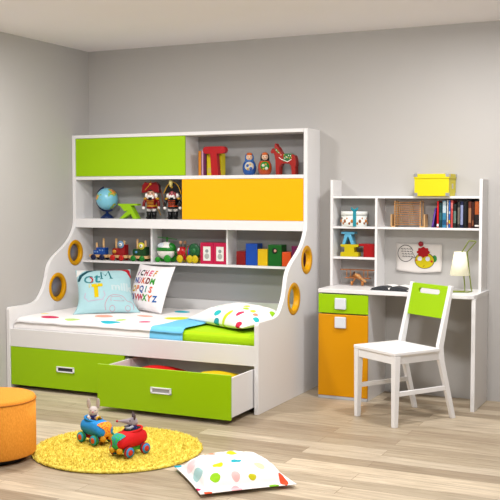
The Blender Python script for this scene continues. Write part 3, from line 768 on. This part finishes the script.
# letter blocks on the middle shelf
def lblock(x, z, poly, c, lab, y=-.145, d=.07):
    b = B(); b.prism(poly, (), 'xz', -d/2, d/2); return tag(b.build('letter_block', mat(c, .4), loc=(x, y+d/2, z), bevel=.002), lab, 'toy block')
lblock(2.345, .9895, [(-.068,0), (.066,0), (.066,.030), (.036,.034), (.036,.066), (.068,.072), (.068,.088), (-.068,.088), (-.068,.072), (-.038,.066), (-.038,.034), (-.068,.030)], '#dcc808', 'yellow I shaped toy block lying under the pale blue one')
lblock(2.332, 1.078, [(-.042,0), (-.022,.0), (-.002,.055), (.004,.055), (.026,0), (.046,0), (.024,.074), (.050,.074), (.050,.090), (-.050,.090), (-.050,.074), (-.022,.074)], '#6cc4ea', 'pale blue A shaped toy block standing on the yellow block')
lblock(2.474, .9895, [(-.022,0), (.062,0), (.062,.094), (-.058,.094), (-.058,.078), (-.022,.078)], '#b40a12', 'red T shaped toy block beside the yellow block', d=.08)

# wooden biplane
bpn = thing('toy_biplane', 'small wooden model biplane on the lowest hutch shelf', 'toy plane', (2.395, -.098, .7775))
RW = mat('#a5632c', .4, 'red_toy_wood', noise_amt=.25, noise_scale=40)
b = B(); b.tube([(.035,-.055,.062), (.01,-.02,.073), (-.03,.03,.066), (-.055,.062,.058)], .016, n=14); b.build('fuselage', WOOD, bpn)
b = B(); b.box(-.128, .128, -.022, .022, .112, .118); b.build('upper_wing', RW, bpn, bevel=.002)
b = B(); b.box(-.095, .095, -.022, .022, .052, .058); b.build('lower_wing', RW, bpn, bevel=.002)
b = B()
for xx in (-.08, -.05, .05, .08): b.cyl((xx,-.012,.058), (xx,-.012,.112), .003, n=8)
b.build('wing_struts', WOOD, bpn)
Mp2 = Matrix.Translation((.042,-.062,.062)) @ Matrix.Rotation(math.radians(35), 4, 'Y')
b = B(); b.box(-.05, .05, -.004, .004, -.007, .007, 0, Mp2); b.ball((.042,-.066,.062), .009); b.build('propeller', mat('#dca468', .4), bpn, bevel=.002)
for xx in (-.035, .045):
    b = B(); b.lathe([(0,-.006), (.015,-.006), (.018,0), (.015,.006), (0,.006)], axis='x', c=(xx,-.025,.018), n=20); b.cyl((xx*.9,-.02,.02), (xx*.4,-.01,.058), .004, n=8); b.build('wheel', WOOD, bpn)
b = B(); b.box(-.085, -.020, .052, .070, .056, .060); b.prism([(.050,.058), (.078,.058), (.078,.095), (.062,.088)], (), 'yz', -.055, -.050); b.build('tail', RW, bpn)

# wooden bead rack
wr_ = thing('wooden_rack', 'natural wood toy rack of thin bars, middle of the hutch shelf', 'toy rack', (2.772, -.1, 1.2085))
for xx in (-.092, .092):
    b = B(); b.box(xx-.004, xx+.004, -.040, -.032, 0, .185); b.box(xx-.004, xx+.004, -.032, .032, 0, .006); b.box(xx-.004, xx+.004, .032, .040, 0, .185); b.box(xx-.004, xx+.004, -.033, .033, .178, .185)
    b.build('frame', PALEWOOD, wr_)
    x2 = xx*1.30; b = B(); b.box(min(x2, x2+.006), max(x2, x2+.006), -.045, .045, 0, .09); b.box(min(xx, x2), max(xx, x2), -.045, .045, 0, .006); b.build('side_rack', PALEWOOD, wr_)
for k in range(11):
    b = B(); z_ = .018+.0155*k; b.box(-.096, .096, -.0455, -.0405, z_-.002, z_+.002)
    for j in range(3+(k*2) % 3): b.box(-.088+.014*j, -.078+.014*j, -.048, -.0385, .014+.0155*k, .022+.0155*k, 1)
    for j in range(2+(k*3) % 3): b.box(.010+.016*j+.004*(k % 3), .022+.016*j+.004*(k % 3), -.048, -.0385, .014+.0155*k, .022+.0155*k, 1)
    b.build('bead_bar', [WOOD, mat('#b8864e', .5)], wr_)

# books on the hutch
ZB = 1.2085
bk_ = [(2.9855, .0165, .183, '#e01820', 'bright red spined book, left in the row behind the leaning one', [(.05,.14,'#f4e8e8')]),
       (3.0025, .0215, .172, '#123a3e', 'dark teal book between the bright red and pale blue books', [(.3,.6,'#2a5a5c')]),
       (3.0245, .030, .186, '#3f8fb4', 'pale blue and white thick book in the row', [(.55,.97,'#cfe2ea'), (.1,.3,'#1c5a84')]),
       (3.0550, .0125, .190, '#e8e2d8', 'slim cream spined book between two blue books', [(.1,.2,'#d88a7a')]),
       (3.0680, .0135, .190, '#2a6ac8', 'slim blue book with yellow mark next to the salmon book', [(.15,.28,'#e0c030'), (.5,.6,'#a8c8e8')]),
       (3.0820, .0180, .190, '#d4504c', 'salmon red book in the middle of the row', [(.7,.9,'#e8807a')]),
       (3.1005, .0225, .165, '#1c2220', 'short black book with grey title, right of the salmon book', [(.2,.7,'#5a7068')]),
       (3.1235, .0055, .178, '#0e0e10', 'very thin black book in the row', None),
       (3.1295, .0180, .176, '#2c2a28', 'charcoal book with faint lettering', [(.15,.8,'#6a645c')]),
       (3.1480, .0230, .184, '#10183a', 'navy book with white lettering on its spine', [(.12,.85,'#9aa4cc')]),
       (3.1715, .0230, .184, '#0c0c10', 'plain black book beside the navy one', None),
       (3.1950, .0070, .176, '#14100e', 'thin black book beside the brown ones', None),
       (3.2025, .0240, .182, '#6a2c18', 'reddish brown book with pale title', [(.2,.75,'#b07a54')]),
       (3.2270, .0160, .178, '#3c1a10', 'dark brown book second from the right end', [(.1,.3,'#8a5030')]),
       (3.2435, .0370, .186, '#1c1210', 'thick dark book with orange upper spine at the right end', [(.5,.98,'#b4561c'), (.06,.12,'#d8d0c8')])]
for x0, w, h, c, lab, band in bk_:
    book(x0, w-.0006, h, .13, -.160, ZB, c, lab, band, grp='books on the hutch shelf')
lb = book(2.9475, .013, .135, .12, -.155, ZB+.0005, '#5a2a9a', 'thin purple book leaning on the red one', [(.1,.8,'#7a50b8')], grp='books on the hutch shelf')
lb.rotation_euler = (0, math.radians(10), 0); lb.location.z = ZB+.0026

# kid's drawing pinned to the wall
po = thing('poster', 'childs drawing of a round yellow face with speech bubble, on the wall over the desk', 'poster', (2.822, -.002, .984)); po.scale = (1.05, 1, 1.05)
b = B(); n = 14; g0 = []
def py(u, v): return -.003 - .010*max(0, (v-.5))**2*2*(1 if True else 0) - .012*max(0, abs(u)-.6)*max(0, v)
for i in range(n+1):
    for j in range(n+1):
        u = 2*i/n-1; v = 1-2*j/n     # v=-1 bottom
        y = -.002 - .016*max(0, -v-.1)**2*(.4+.6*abs(u)) - .006*max(0, abs(u)-.7)
        x = u*.160*(1-.02*(v < 0)*abs(v)); z = v*.097 + (-.012*u*(v < 0) if u < 0 else .010*(v < 0)*abs(v)*u) + .006*(1-u*u)*(v < 0)*v
        g0.append(b.bm.verts.new((x, y, z)))
for i in range(n):
    for j in range(n):
        a = i*(n+1)+j; f = b.bm.faces.new([g0[a], g0[a+1], g0[a+n+2], g0[a+n+1]]); f.smooth = True
ps = b.build('sheet', mat('#d2ccc6', .8, spec=.2), po, recalc=True)
sd = ps.modifiers.new('s', 'SOLIDIFY'); sd.thickness = .0006
fc = (.038, -.016); KF = 1.18
def flatart(name, items, base_y):
    b = B(); ms = []
    for me, c in items:
        m = mat(c, .8, spec=.2)
        if m not in ms: ms.append(m)
        b.add_mesh(me, ms.index(m))
    if name == 'face_drawing':
        for v in b.bm.verts: v.co.x = fc[0]+(v.co.x-fc[0])*KF; v.co.y = fc[1]+(v.co.y-fc[1])*KF
    for v in b.bm.verts:
        x, y = v.co.x, v.co.y; v_ = y/.097; u_ = x/.16
        yy = -.002 - .016*max(0, -v_-.1)**2*(.4+.6*abs(u_)) - .006*max(0, abs(u_)-.7)
        v.co = Vector((x, yy - base_y, y))
    return b.build(name, ms, po, recalc=False)
flatart('bubble_drawing', [(stroke_mesh([(-.094+.054*math.cos(a), .030+.056*math.sin(a)) for a in [math.radians(20+ 310*k/24) for k in range(25)]], .0045), '#2a2a2a'),
    (stroke_mesh([(-.05,.045), (-.030,.008), (-.022,.004), (-.055,-.002)], .0035), '#3a3a3a')] +
    [(stroke_mesh([(-.128+.02*c_+.004*r_, .058-.017*r_), (-.122+.02*c_+.004*r_, .064-.017*r_), (-.117+.02*c_+.004*r_, .057-.017*r_), (-.113+.02*c_+.004*r_, .062-.017*r_)], .0042), '#333333') for r_ in range(4) for c_ in range(4)], .0014)
flatart('face_drawing', [(poly_mesh(circle(fc[0]+.058, fc[1]+.012, .014, 20, .02)), '#3c9a4c')], .0012)
flatart('face_drawing', [(poly_mesh(circle(*fc, .058, 32, .047)), '#2c2c2c')], .0016)
flatart('face_drawing', [(poly_mesh(circle(*fc, .0545, 32, .044)), '#dcc814')], .0020)
flatart('face_drawing', [(poly_mesh([(fc[0]-.008+(.036+.004*math.cos(8*a))*math.cos(a), fc[1]+.048+(.029+.003*math.cos(8*a))*math.sin(a)) for a in [2*PI*k/40 for k in range(40)]]), '#b81c20'),
    (poly_mesh(circle(fc[0]-.028, fc[1]+.010, .013, 20)), '#cfcfd8'), (poly_mesh(circle(fc[0]+.018, fc[1]+.010, .013, 20)), '#cfcfd8'),
    (poly_mesh(circle(fc[0]-.008, fc[1]-.026, .009, 16)), '#7a1c14'), (poly_mesh(circle(fc[0]-.047, fc[1]+.0, .006, 12)), '#d83c2c'), (poly_mesh(circle(fc[0]+.042, fc[1]-.004, .007, 12)), '#d83c2c')], .0024)
tag(B().lathe([(0,0), (.017,0), (.019,.004), (.017,.012), (.010,.016), (0,.017)], axis='y', n=24, M=Matrix.Rotation(PI, 4, 'Z')).build('magnet_pin', mat('#a81424', .35), loc=(2.835, -.0045, 1.085)),
    'round dark red pin holding the childs drawing on the wall', 'pin')

# desk lamp
lp = thing('desk_lamp', 'cream shaded table lamp on a bent lime wire stand, right end of the desk', 'lamp', (3.20, -.22, .7775))
b = B(); b.tube([(-.105,-.075,.0045), (-.085,-.085,.0045), (.030,-.045,.0045), (.045,.015,.0045), (.038,.017,.03), (.008,.02,.270), (.068,.02,.340), (.060,.02,.345), (.020,.02,.346), (-.026,.02,.272), (-.024,.02,.2), (.000,-.005,.05), (.002,-.01,.0045), (-.095,-.030,.0045), (-.11,-.06,.0045)], .0042, n=10)
b.build('wire_stand', mat('#7f9014', .35), lp)
sh = bpy.data.materials.new('lamp_shade_cloth'); sh.use_nodes = True; sb_ = sh.node_tree.nodes['Principled BSDF']
sb_.inputs['Base Color'].default_value = lin('#efecd2'); sb_.inputs['Roughness'].default_value = .7
sb_.inputs['Emission Color'].default_value = lin('#fff6cf'); sb_.inputs['Emission Strength'].default_value = .35
b = B(); pr = [(.0665,0), (.039,.158)]; n = 36
for (ra, rb_) in ((0, 0),):
    rings = [[b.bm.verts.new((r*math.cos(2*PI*k/n), r*math.sin(2*PI*k/n), h)) for k in range(n)] for r, h in ((.0665,0), (.039,.158), (.037,.158), (.0645,0))]
    rings.append(rings[0])
    for a, c_ in zip(rings, rings[1:]):
        for k in range(n): f = b.bm.faces.new([a[k], a[(k+1)%n], c_[(k+1)%n], c_[k]]); f.smooth = True
so = b.build('lamp_shade', sh, lp, loc=(-.035, -.005, .113), rot=(0, 0, 0))
B().ball((-.030,0,.19), .022).build('bulb', mat('#fff4d0', .5, emit=3), lp)
B().cyl((-.026,.018,.262), (-.030,.0,.19), .006).build('bulb_holder', mat('#d8d8d4', .4), lp)

# open book
ob_ = thing('open_book', 'open book with white pages and dark cover lying on the desk', 'book', (2.725, -.275, .7775), math.radians(-6))
b = B(); b.box(-.138, .138, -.105, .095, 0, .004); b.build('cover', mat('#1c1e20', .4), ob_, bevel=.001)
for s_ in (-1, 1):
    pts = [(0,.004), (s_*.132,.004), (s_*.132,.012), (s_*.09,.024), (s_*.045,.030), (s_*.015,.025), (0,.012)]
    b = B(); b.prism(pts, (), 'xz', -.100, .090); b.build('page_block', [mat('#efedea', .7)], ob_, bevel=.001)
    top = [(s_*.131,.0125), (s_*.09,.0245), (s_*.045,.0305), (s_*.015,.0255), (s_*.008,.019)]
    b = B(); b.prism(top + [(x_, z_+.0008) for x_, z_ in top[::-1]], (), 'xz', -.1008, -.02)
    b.prism([(0,.0045)] + [(s_*.131,.0045)] + top, (), 'xz', -.1012, -.1002)
    b.build('dark_page_sheet', mat('#34363a', .5), ob_)  # dark sheet over the near half and front edge of the pages

# ------------------------------------------------------------------ chair
ch_ = thing('desk_chair', 'white wooden chair with lime green backrest in front of the desk', 'chair', (2.905, -.777, 0), math.radians(-33.1))
CW = mat('#eeedec', .38, 'chair_white')
B().box(-.207, .207, -.203, .165, .444, .468).build('seat', CW, ch_, bevel=.006, seg=3)
for s in (-1, 1):
    b = B(); x0, x1 = min(s*.204, s*.166), max(s*.204, s*.166)
    b.hexa([(x0+.004, -.199, 0), (x1-.004, -.199, 0), (x1-.004, -.168, 0), (x0+.004, -.168, 0)], [(x0-.002, -.199, .4435), (x1+.002, -.199, .4435), (x1+.002, -.156, .4435), (x0-.002, -.156, .4435)])
    b.build('leg', CW, ch_, bevel=.002)
    b = B(); pts = [(.288,0), (.318,0), (.216,.38), (.206,.47), (.286,.852), (.264,.857), (.163,.48), (.168,.40)]
    b.prism(pts, (), 'yz', min(s*.196, s*.168), max(s*.196, s*.168)); b.build('back_post', CW, ch_, bevel=.003)
    b = B(); b.box(min(s*.192, s*.174), max(s*.192, s*.174), -.156, .170, .392, .4435); b.build('apron', CW, ch_, bevel=.001)
    b = B(); b.hexa([(s*.182-.009, -.166, .190), (s*.182+.009, -.166, .190), (s*.182+.009, .250, .190), (s*.182-.009, .250, .190)], [(s*.182-.009, -.166, .218), (s*.182+.009, -.166, .218), (s*.182+.009, .240, .218), (s*.182-.009, .240, .218)])
    b.build('stretcher', CW, ch_, bevel=.001)
b = B(); b.box(-.166, .166, -.192, -.174, .392, .4435); b.build('apron', CW, ch_, bevel=.001)
b = B(); b.box(-.167, .167, .172, .190, .392, .4435); b.build('apron', CW, ch_, bevel=.001)
slot = [(x, z) for x, z in ([(-.085+.017*math.cos(a), .165+.017*math.sin(a)) for a in [PI/2+PI*k/10 for k in range(11)]] + [(.085+.017*math.cos(a), .165+.017*math.sin(a)) for a in [-PI/2+PI*k/10 for k in range(11)]])]
b = B(); b.prism([(-.1675,0), (.1675,0), (.1675,.208), (.15,.211), (-.15,.211), (-.1675,.208)], [slot], 'xz', -.010, .010)
br = b.build('backrest', GREEN, ch_, bevel=.002, loc=(0, .226, .645)); br.rotation_euler = (math.radians(-12.5), 0, 0)

# ------------------------------------------------------------------ ottoman
ot = thing('ottoman', 'round orange fabric ottoman beside the yellow rug', 'ottoman', (1.188, -2.632, 0))
OM = bpy.data.materials.new('orange_weave'); OM.use_nodes = True; q = OM.node_tree; bb = q.nodes['Principled BSDF']
tcc = q.nodes.new('ShaderNodeTexCoord'); n1_ = q.nodes.new('ShaderNodeTexNoise'); n1_.inputs['Scale'].default_value = 190; n1_.inputs['Detail'].default_value = 4
mp_ = q.nodes.new('ShaderNodeMapping'); mp_.inputs['Scale'].default_value = (1, 1, .4); q.links.new(tcc.outputs['Object'], mp_.inputs[0]); q.links.new(mp_.outputs[0], n1_.inputs['Vector'])
r1 = q.nodes.new('ShaderNodeValToRGB'); r1.color_ramp.elements[0].color = lin('#dd8a2a'); r1.color_ramp.elements[1].color = lin('#efa03c'); r1.color_ramp.elements[0].position = .3; r1.color_ramp.elements[1].position = .7
q.links.new(n1_.outputs['Fac'], r1.inputs[0]); q.links.new(r1.outputs[0], bb.inputs['Base Color']); bb.inputs['Roughness'].default_value = .85; bb.inputs['Specular IOR Level'].default_value = .2
bq = q.nodes.new('ShaderNodeBump'); bq.inputs['Strength'].default_value = .3; bq.inputs['Distance'].default_value = .004; q.links.new(n1_.outputs['Fac'], bq.inputs['Height']); q.links.new(bq.outputs[0], bb.inputs['Normal'])
B().lathe([(0,.034), (.218,.034), (.224,.042), (.225,.16), (.224,.326)], n=80).build('body', OM, ot)
B().lathe([(0,.3265), (.224,.3265), (.2245,.331), (.220,.343), (.206,.350), (.12,.355), (0,.356)], n=80).build('cushion_top', OM, ot)
b = B(); b.tube([(.2255*math.cos(2*PI*k/64), .2255*math.sin(2*PI*k/64), .328) for k in range(65)], .003, n=8); b.build('piping', mat('#c9761c', .8), ot)
B().lathe([(0,.001), (.172,.001), (.172,.0335), (0,.0335)], n=48).build('base', BLACK, ot)

# ------------------------------------------------------------------ rug
RC = Vector((1.704, -2.200, 0)); RR = .478
RM = bpy.data.materials.new('rug_pile'); RM.use_nodes = True; q = RM.node_tree; bb = q.nodes['Principled BSDF']
tcc = q.nodes.new('ShaderNodeTexCoord'); n1_ = q.nodes.new('ShaderNodeTexNoise'); n1_.inputs['Scale'].default_value = 55; n1_.inputs['Detail'].default_value = 3
q.links.new(tcc.outputs['Object'], n1_.inputs['Vector'])
r1 = q.nodes.new('ShaderNodeValToRGB'); r1.color_ramp.elements[0].color = lin('#d2b440'); r1.color_ramp.elements[1].color = lin('#f4e46e'); r1.color_ramp.elements[0].position = .32; r1.color_ramp.elements[1].position = .62
q.links.new(n1_.outputs['Fac'], r1.inputs[0]); q.links.new(r1.outputs[0], bb.inputs['Base Color']); bb.inputs['Roughness'].default_value = .9; bb.inputs['Specular IOR Level'].default_value = .1
rug = B()
n = 96; rug.lathe([(0,.001), (RR-.012,.001), (RR-.004,.008), (RR-.014,.017), (0,.018)], n=n)
bmr = rug.bm; NT = 16000
for i in range(NT):
    r = (RR-.004)*math.sqrt(random.random()); a = random.uniform(0, 2*PI)
    x, y = r*math.cos(a), r*math.sin(a); cl = noise.noise(Vector((x*45, y*45, 0))); h = max(.004, random.uniform(.008, .017)+.008*cl); w = random.uniform(.003, .0055)
    z0 = .012 if r < RR-.02 else .005
    dx, dy = random.gauss(0, .004)+.010*noise.noise(Vector((x*22, y*22, 5))), random.gauss(0, .004)+.010*noise.noise(Vector((x*22, y*22, 9)))
    if r > RR-.03: dx += .006*math.cos(a); dy += .006*math.sin(a)
    k0 = random.uniform(0, 2*PI)
    vs = [bmr.verts.new((x+w*math.cos(k0+2*PI*k/3), y+w*math.sin(k0+2*PI*k/3), z0)) for k in range(3)]
    tpv = bmr.verts.new((x+dx, y+dy, z0+h))
    for k in range(3): bmr.faces.new([vs[k], vs[(k+1)%3], tpv])
tag(rug.build('rug', RM, loc=RC, recalc=False), 'round shaggy yellow rug on the wood floor under the two toy cars', 'rug')

# ------------------------------------------------------------------ plush toy cars
def toy_car(loc, rz, lab, body, rim, hub, grille, gdot, chass, animal, eartone, seam, hubr):
    t = thing('toy_car', lab, 'toy car', loc, rz); t.scale = (1.04, 1.04, 1.04)
    # loft along x (forward +x)
    b = B(); ns_, nc = 20, 28; rings = []
    def sect(u):   # u 0 rear .. 1 front
        e = math.sqrt(max(0, 1-abs(2*u-1)**(3.4 if u < .5 else 5.5)))
        w = .056*e**.6; top = (.128 - .022*max(0, (u-.6)/.4)**1.5); 
        h = (top-.040)*e**.55
        return w, h
    for i in range(ns_+1):
        u = i/ns_; u = .5-.5*math.cos(PI*u); w, h = sect(min(max(u, .004), .996)); x = -.100+u*.205
        zc = .040 + (.128-.022*max(0, (u-.6)/.4)**1.5-.040)/2
        ring = []
        for k in range(nc):
            a = 2*PI*k/nc; ca, sa_ = math.cos(a), math.sin(a); p_ = .75
            rib = 1+.035*math.cos(6*a)
            ring.append(b.bm.verts.new((x, w*math.copysign(abs(ca)**p_, ca)*rib, zc+h/2*math.copysign(abs(sa_)**p_, sa_))))
        rings.append(ring)
    for a_, c_ in zip(rings, rings[1:]):
        for k in range(nc): f = b.bm.faces.new([a_[k], a_[(k+1)%nc], c_[(k+1)%nc], c_[k]]); f.smooth = True
    b.bm.faces.new(rings[0][::-1]); b.bm.faces.new(rings[-1])
    b.build('body', mat(body, .7, bump=.2, bscale=60, spec=.25), t, sub=1)
    # cockpit rim and dark well
    b = B(); b.tube([(-.022+.056*math.cos(2*PI*k/32), .040*math.sin(2*PI*k/32), .127-.006*math.cos(2*PI*k/32)) for k in range(33)], .0065, n=10); b.build('cockpit_rim', mat(body, .7, spec=.25), t)
    b = B(); b.lathe([(0,0), (.053,0), (.053,.004), (0,.004)], c=(-.022,0,.1290), n=32, sy=.70); b.build('cockpit', mat('#3a1418' if animal == 'rabbit' else '#10241c', .8), t)
    # grille patch on the bonnet: follows the nose
    b = B(); nn_ = 8; gv = []; path = [(.80+.19*i/8, 1) for i in range(9)] + [(.996, 0), (.985, -1), (.96, -1), (.93, -1)]
    for u, sg in path:
        w, h = sect(u); zc = .040 + (.128-.022*max(0, (u-.6)/.4)**1.5-.040)/2
        for j in range(nn_+1):
            a = math.radians(46+88*j/nn_); ca, sa_ = math.cos(a), math.sin(a); p_ = .75
            rib = 1+.035*math.cos(6*a)
            gv.append(b.bm.verts.new((-.100+u*.205+.0025, (w+.001)*math.copysign(abs(ca)**p_, ca)*rib, zc+sg*(h/2+.0025)*abs(sa_)**p_)))
    for i in range(len(path)-1):
        for j in range(nn_): f = b.bm.faces.new([gv[i*(nn_+1)+j], gv[(i+1)*(nn_+1)+j], gv[(i+1)*(nn_+1)+j+1], gv[i*(nn_+1)+j+1]]); f.smooth = True
    gmn = bpy.data.materials.new('checked_cloth'); gmn.use_nodes = True; q = gmn.node_tree; vb = q.nodes.new('ShaderNodeTexVoronoi'); vb.inputs['Scale'].default_value = 95
    tcc = q.nodes.new('ShaderNodeTexCoord'); q.links.new(tcc.outputs['Object'], vb.inputs['Vector']); r_ = q.nodes.new('ShaderNodeValToRGB'); r_.color_ramp.interpolation = 'CONSTANT'
    r_.color_ramp.elements[0].color = lin(gdot); r_.color_ramp.elements[1].color = lin(grille); r_.color_ramp.elements[1].position = .42
    q.links.new(vb.outputs['Distance'], r_.inputs[0]); q.links.new(r_.outputs[0], q.nodes['Principled BSDF'].inputs['Base Color']); q.nodes['Principled BSDF'].inputs['Roughness'].default_value = .8
    ob = b.build('patterned_bonnet', gmn, t); 
    # chassis
    B().box(-.075, .075, -.036, .036, .022, .048).build('chassis', mat(chass, .7), t, bevel=.008)
    for xx in (-.058, .058):
        for s in (-1, 1):
            w = B(); w.lathe([(0,-.010), (.024,-.010), (.029,-.005), (.029,.005), (.024,.010), (0,.010)], axis='y', c=(xx, s*.055, .029), n=28)
            w.lathe([(0,-.0115), (.0265,-.0115), (.0265,.0115), (0,.0115)], axis='y', c=(xx, s*.055, .029), n=28, mi=1)
            w.lathe([(0,-.0135), (.0155,-.0135), (.0155,.0135), (0,.0135)], axis='y', c=(xx, s*.055, .029), n=24, mi=2)
            w.build('wheel', [mat(hubr, .6), mat(rim, .6), mat(hub, .6)], t)
    for s in (-1, 1):
        b = B(); b.ball((.098, s*.027, .038), .0165); b.build('headlamp', mat('#f0ac18', .6), t)
    # rider
    RZ = -.014
    b = B(); b.lathe([(0,0), (.026,0), (.024,.02), (.012,.036), (0,.038)], c=(-.022,0,.122), n=20); b.build('rider_body', mat('#1c1c5c', .7), t)
    FUR = mat('#c9bdb6' if animal == 'rabbit' else '#9c9094', .9, bump=.2, bscale=150)
    b = B()
    if animal == 'rabbit': b.ball((-.020,0,.183+RZ), .027, (1, 1.0, 1.02))
    else:
        b.ball((-.024,0,.180+RZ), .025, (1.05, .95, .95))
        b.lathe([(.023,0), (.013,.026), (.004,.072), (0,.075)], M=Matrix.Translation((-.016,0,.182+RZ)) @ Matrix.Rotation(math.radians(84), 4, 'Y') , n=18)
    b.build('rider_head', FUR, t)
    for s in (-1, 1):
        b = B()
        if animal == 'rabbit': b.ball((-.024, s*.017, .225+RZ), .011, (.55, .95, 2.6), M=Matrix.Rotation(-s*.04, 4, 'X'))
        else: b.lathe([(0,0), (.011,.004), (.015,.016), (.009,.030), (0,.040)], n=14, M=Matrix.Translation((-.028, s*.012, .196+RZ)) @ Matrix.Rotation(-s*.45, 4, 'X') @ Matrix.Diagonal((.45,1,1,1)))
        b.build('ear', mat(eartone, .9), t)
    b = B()
    if animal == 'rabbit': b.ball((.0065, 0, .183+RZ), .0045, mi=1); b.ball((.001, .011, .190+RZ), .003); b.ball((.001, -.011, .190+RZ), .003)
    else: b.ball((.060, 0, .190+RZ), .0065, mi=1); b.ball((-.004, .016, .190+RZ), .003); b.ball((-.004, -.016, .190+RZ), .003)
    b.build('nose_and_eyes', [BLACK, mat('#d8203c' if animal != 'rabbit' else '#d87890', .5)], t)
    b = B()
    for s in (-1, 1): b.tube([(-.020, s*.020, .148), (-.002, s*.026, .140), (.016, s*.016, .138)], .0075)
    b.build('rider_arms', mat('#d8cfc8' if animal == 'rabbit' else '#a8a8b0', .9), t)
    RT = Matrix.Translation((-.022,0,0)) @ Matrix.Rotation(math.radians(-42 if animal == 'rabbit' else -32), 4, 'Z') @ Matrix.Translation((.022,0,0))
    for c_ in [q_ for q_ in COL.objects if q_.parent == t and q_.name.split('.')[0] in ('rider_body', 'rider_head', 'ear', 'nose_and_eyes', 'rider_arms')]: c_.data.transform(RT)
    if animal == 'rabbit':
        b = B(); b.tube([(.030,-.018,.128), (.024,-.008,.142), (.022,.006,.143), (.028,.018,.128)], .006); b.build('steering_bar', mat('#e0a818', .6), t)
    return t
toy_car((1.545, -2.184, .024), math.radians(-18.8), 'blue plush toy car driven by a grey rabbit, on the rug', '#2ba0f0', '#2ab0c8', '#f05a20', '#f0a020', '#e85a18', '#c01c1c', 'rabbit', '#b8aaa2', 0, '#2a8a3a')
toy_car((1.856, -2.316, .024), math.radians(-104), 'red plush toy car driven by a long nosed grey mouse, on the rug', '#f01a20', '#3aa0e0', '#e8382a', '#2aae5a', '#1c7ac0', '#5ab02a', 'mouse', '#5c4c4c', 0, '#c82820')

# ------------------------------------------------------------------ floor cushion
fd = [(.079,-.107,.028,.026,'#d8d018'), (.065,-.006,.032,.026,'#20a8b8'), (.175,-.149,.026,.026,'#8fc41c'), (-.114,-.088,.024,.030,'#f07a50'), (-.08,.016,.030,.028,'#e0d020'), (.13,.093,.036,.026,'#d6e4a8'),
      (-.093,-.191,.050,.022,'#f2d4d6'), (.041,-.197,.060,.018,'#a9cfce'), (.185,-.048,.020,.022,'#f2b8b4'), (.208,.191,.040,.022,'#e8502c'), (-.018,.091,.030,.030,'#f2dcd8'), (-.235,-.228,.026,.022,'#28a0b4'),
      (.18,-.237,.02,.014,'#d8205c'), (.240,-.205,.016,.022,'#e85a38'), (.238,.13,.016,.026,'#7ab42a'), (.195,.034,.010,.020,'#c8c01c'), (.232,-.06,.02,.03,'#f2b8bc')]
fp, _ = pillow('floor_cushion', .50, .49, .18, dots_mat('floor_cushion_spotted', '#f6f2ef', fd), seed=21, flange=.13, pinch=.03, n=56, wr=.010, flat=.15, p=3.4, q=.5)
fp.location = (2.538, -2.42, .022); fp.rotation_euler = (0, 0, math.radians(-45.7))
tag(fp, 'white square cushion with coloured spots and a flat hem lying on the floor in front', 'cushion')

# repeats share a group
for o_ in COL.objects:
    if o_.parent or 'group' in o_ or 'label' not in o_: continue
    n_ = o_.name.split('.')[0]
    g_ = {'toy_train_car': 'wooden train cars on the lower shelf', 'nutcracker_figure': 'nutcracker figures on the second shelf', 'nesting_doll': 'nesting dolls on the top shelf',
          'toy_car': 'plush toy cars on the rug', 'throw_cushion': 'cushions leaning on the bed', 'cushion': 'cushions in the open drawer', 'book': 'slim books on the top shelf'}.get(n_)
    if n_ == 'storage_box' and o_.location.x < 2: g_ = 'coloured boxes on the lower shelf'
    if n_ == 'box_file' and o_.location.z < 1: g_ = 'pink box files on the lower shelf'
    if n_ == 'letter_block' and o_.location.x > 2: g_ = 'letter blocks on the hutch shelf'
    if g_ and n_ != 'open_book': o_['group'] = g_

# ------------------------------------------------------------------ camera
f_, pitch, yaw = 957.0, .0576, .4430
cam = bpy.data.cameras.new('camera'); co = bpy.data.objects.new('camera', cam); COL.objects.link(co)
F = Vector((-math.sin(yaw)*math.cos(pitch), math.cos(yaw)*math.cos(pitch), -math.sin(pitch))); R = Vector((math.cos(yaw), math.sin(yaw), 0)); U = R.cross(F)
Mc = Matrix((R, U, -F)).transposed().to_4x4(); Mc.translation = Vector((4.655, -6.686, 1.435)); co.matrix_world = Mc
cam.sensor_width = 36; cam.lens = f_/500*36; cam.clip_start = .05
scn.camera = co

# ------------------------------------------------------------------ light
def area(name, loc, target, size, power, col=(1,1,1), sy=None):
    l = bpy.data.lights.new(name, 'AREA'); l.energy = power; l.color = col; l.size = size
    if sy: l.shape = 'RECTANGLE'; l.size_y = sy
    o = bpy.data.objects.new(name, l); COL.objects.link(o); o.location = loc
    o.rotation_euler = (Vector(target)-Vector(loc)).to_track_quat('-Z', 'Y').to_euler(); return o
LC = (1, .99, .995)
area('added_ceiling_fill', (5.6, -4.6, 1.75), (4.6, -4.4, 2.62), .5, 46, LC)  # added fill out of view, brightens the ceiling
area('ceiling_light_left', (1.05, -2.0, 2.57), (1.05, -2.0, 0), .28, 52, LC)
area('ceiling_light_right', (3.45, -1.25, 2.57), (3.45, -1.25, 0), .28, 46, LC)
area('added_front_fill', (3.1, -3.9, 2.55), (2.3, -2.2, .3), .5, 78, LC)  # added fill out of view, lifts the room from the front
w = bpy.data.worlds.new('world'); scn.world = w; w.use_nodes = True
w.node_tree.nodes['Background'].inputs['Color'].default_value = (.98, .985, 1, 1); w.node_tree.nodes['Background'].inputs['Strength'].default_value = .12

scn.view_settings.view_transform = 'Standard'; scn.view_settings.look = 'None'
scn.view_settings.exposure = -.12; scn.view_settings.gamma = 1; scn.view_settings.use_curve_mapping = False
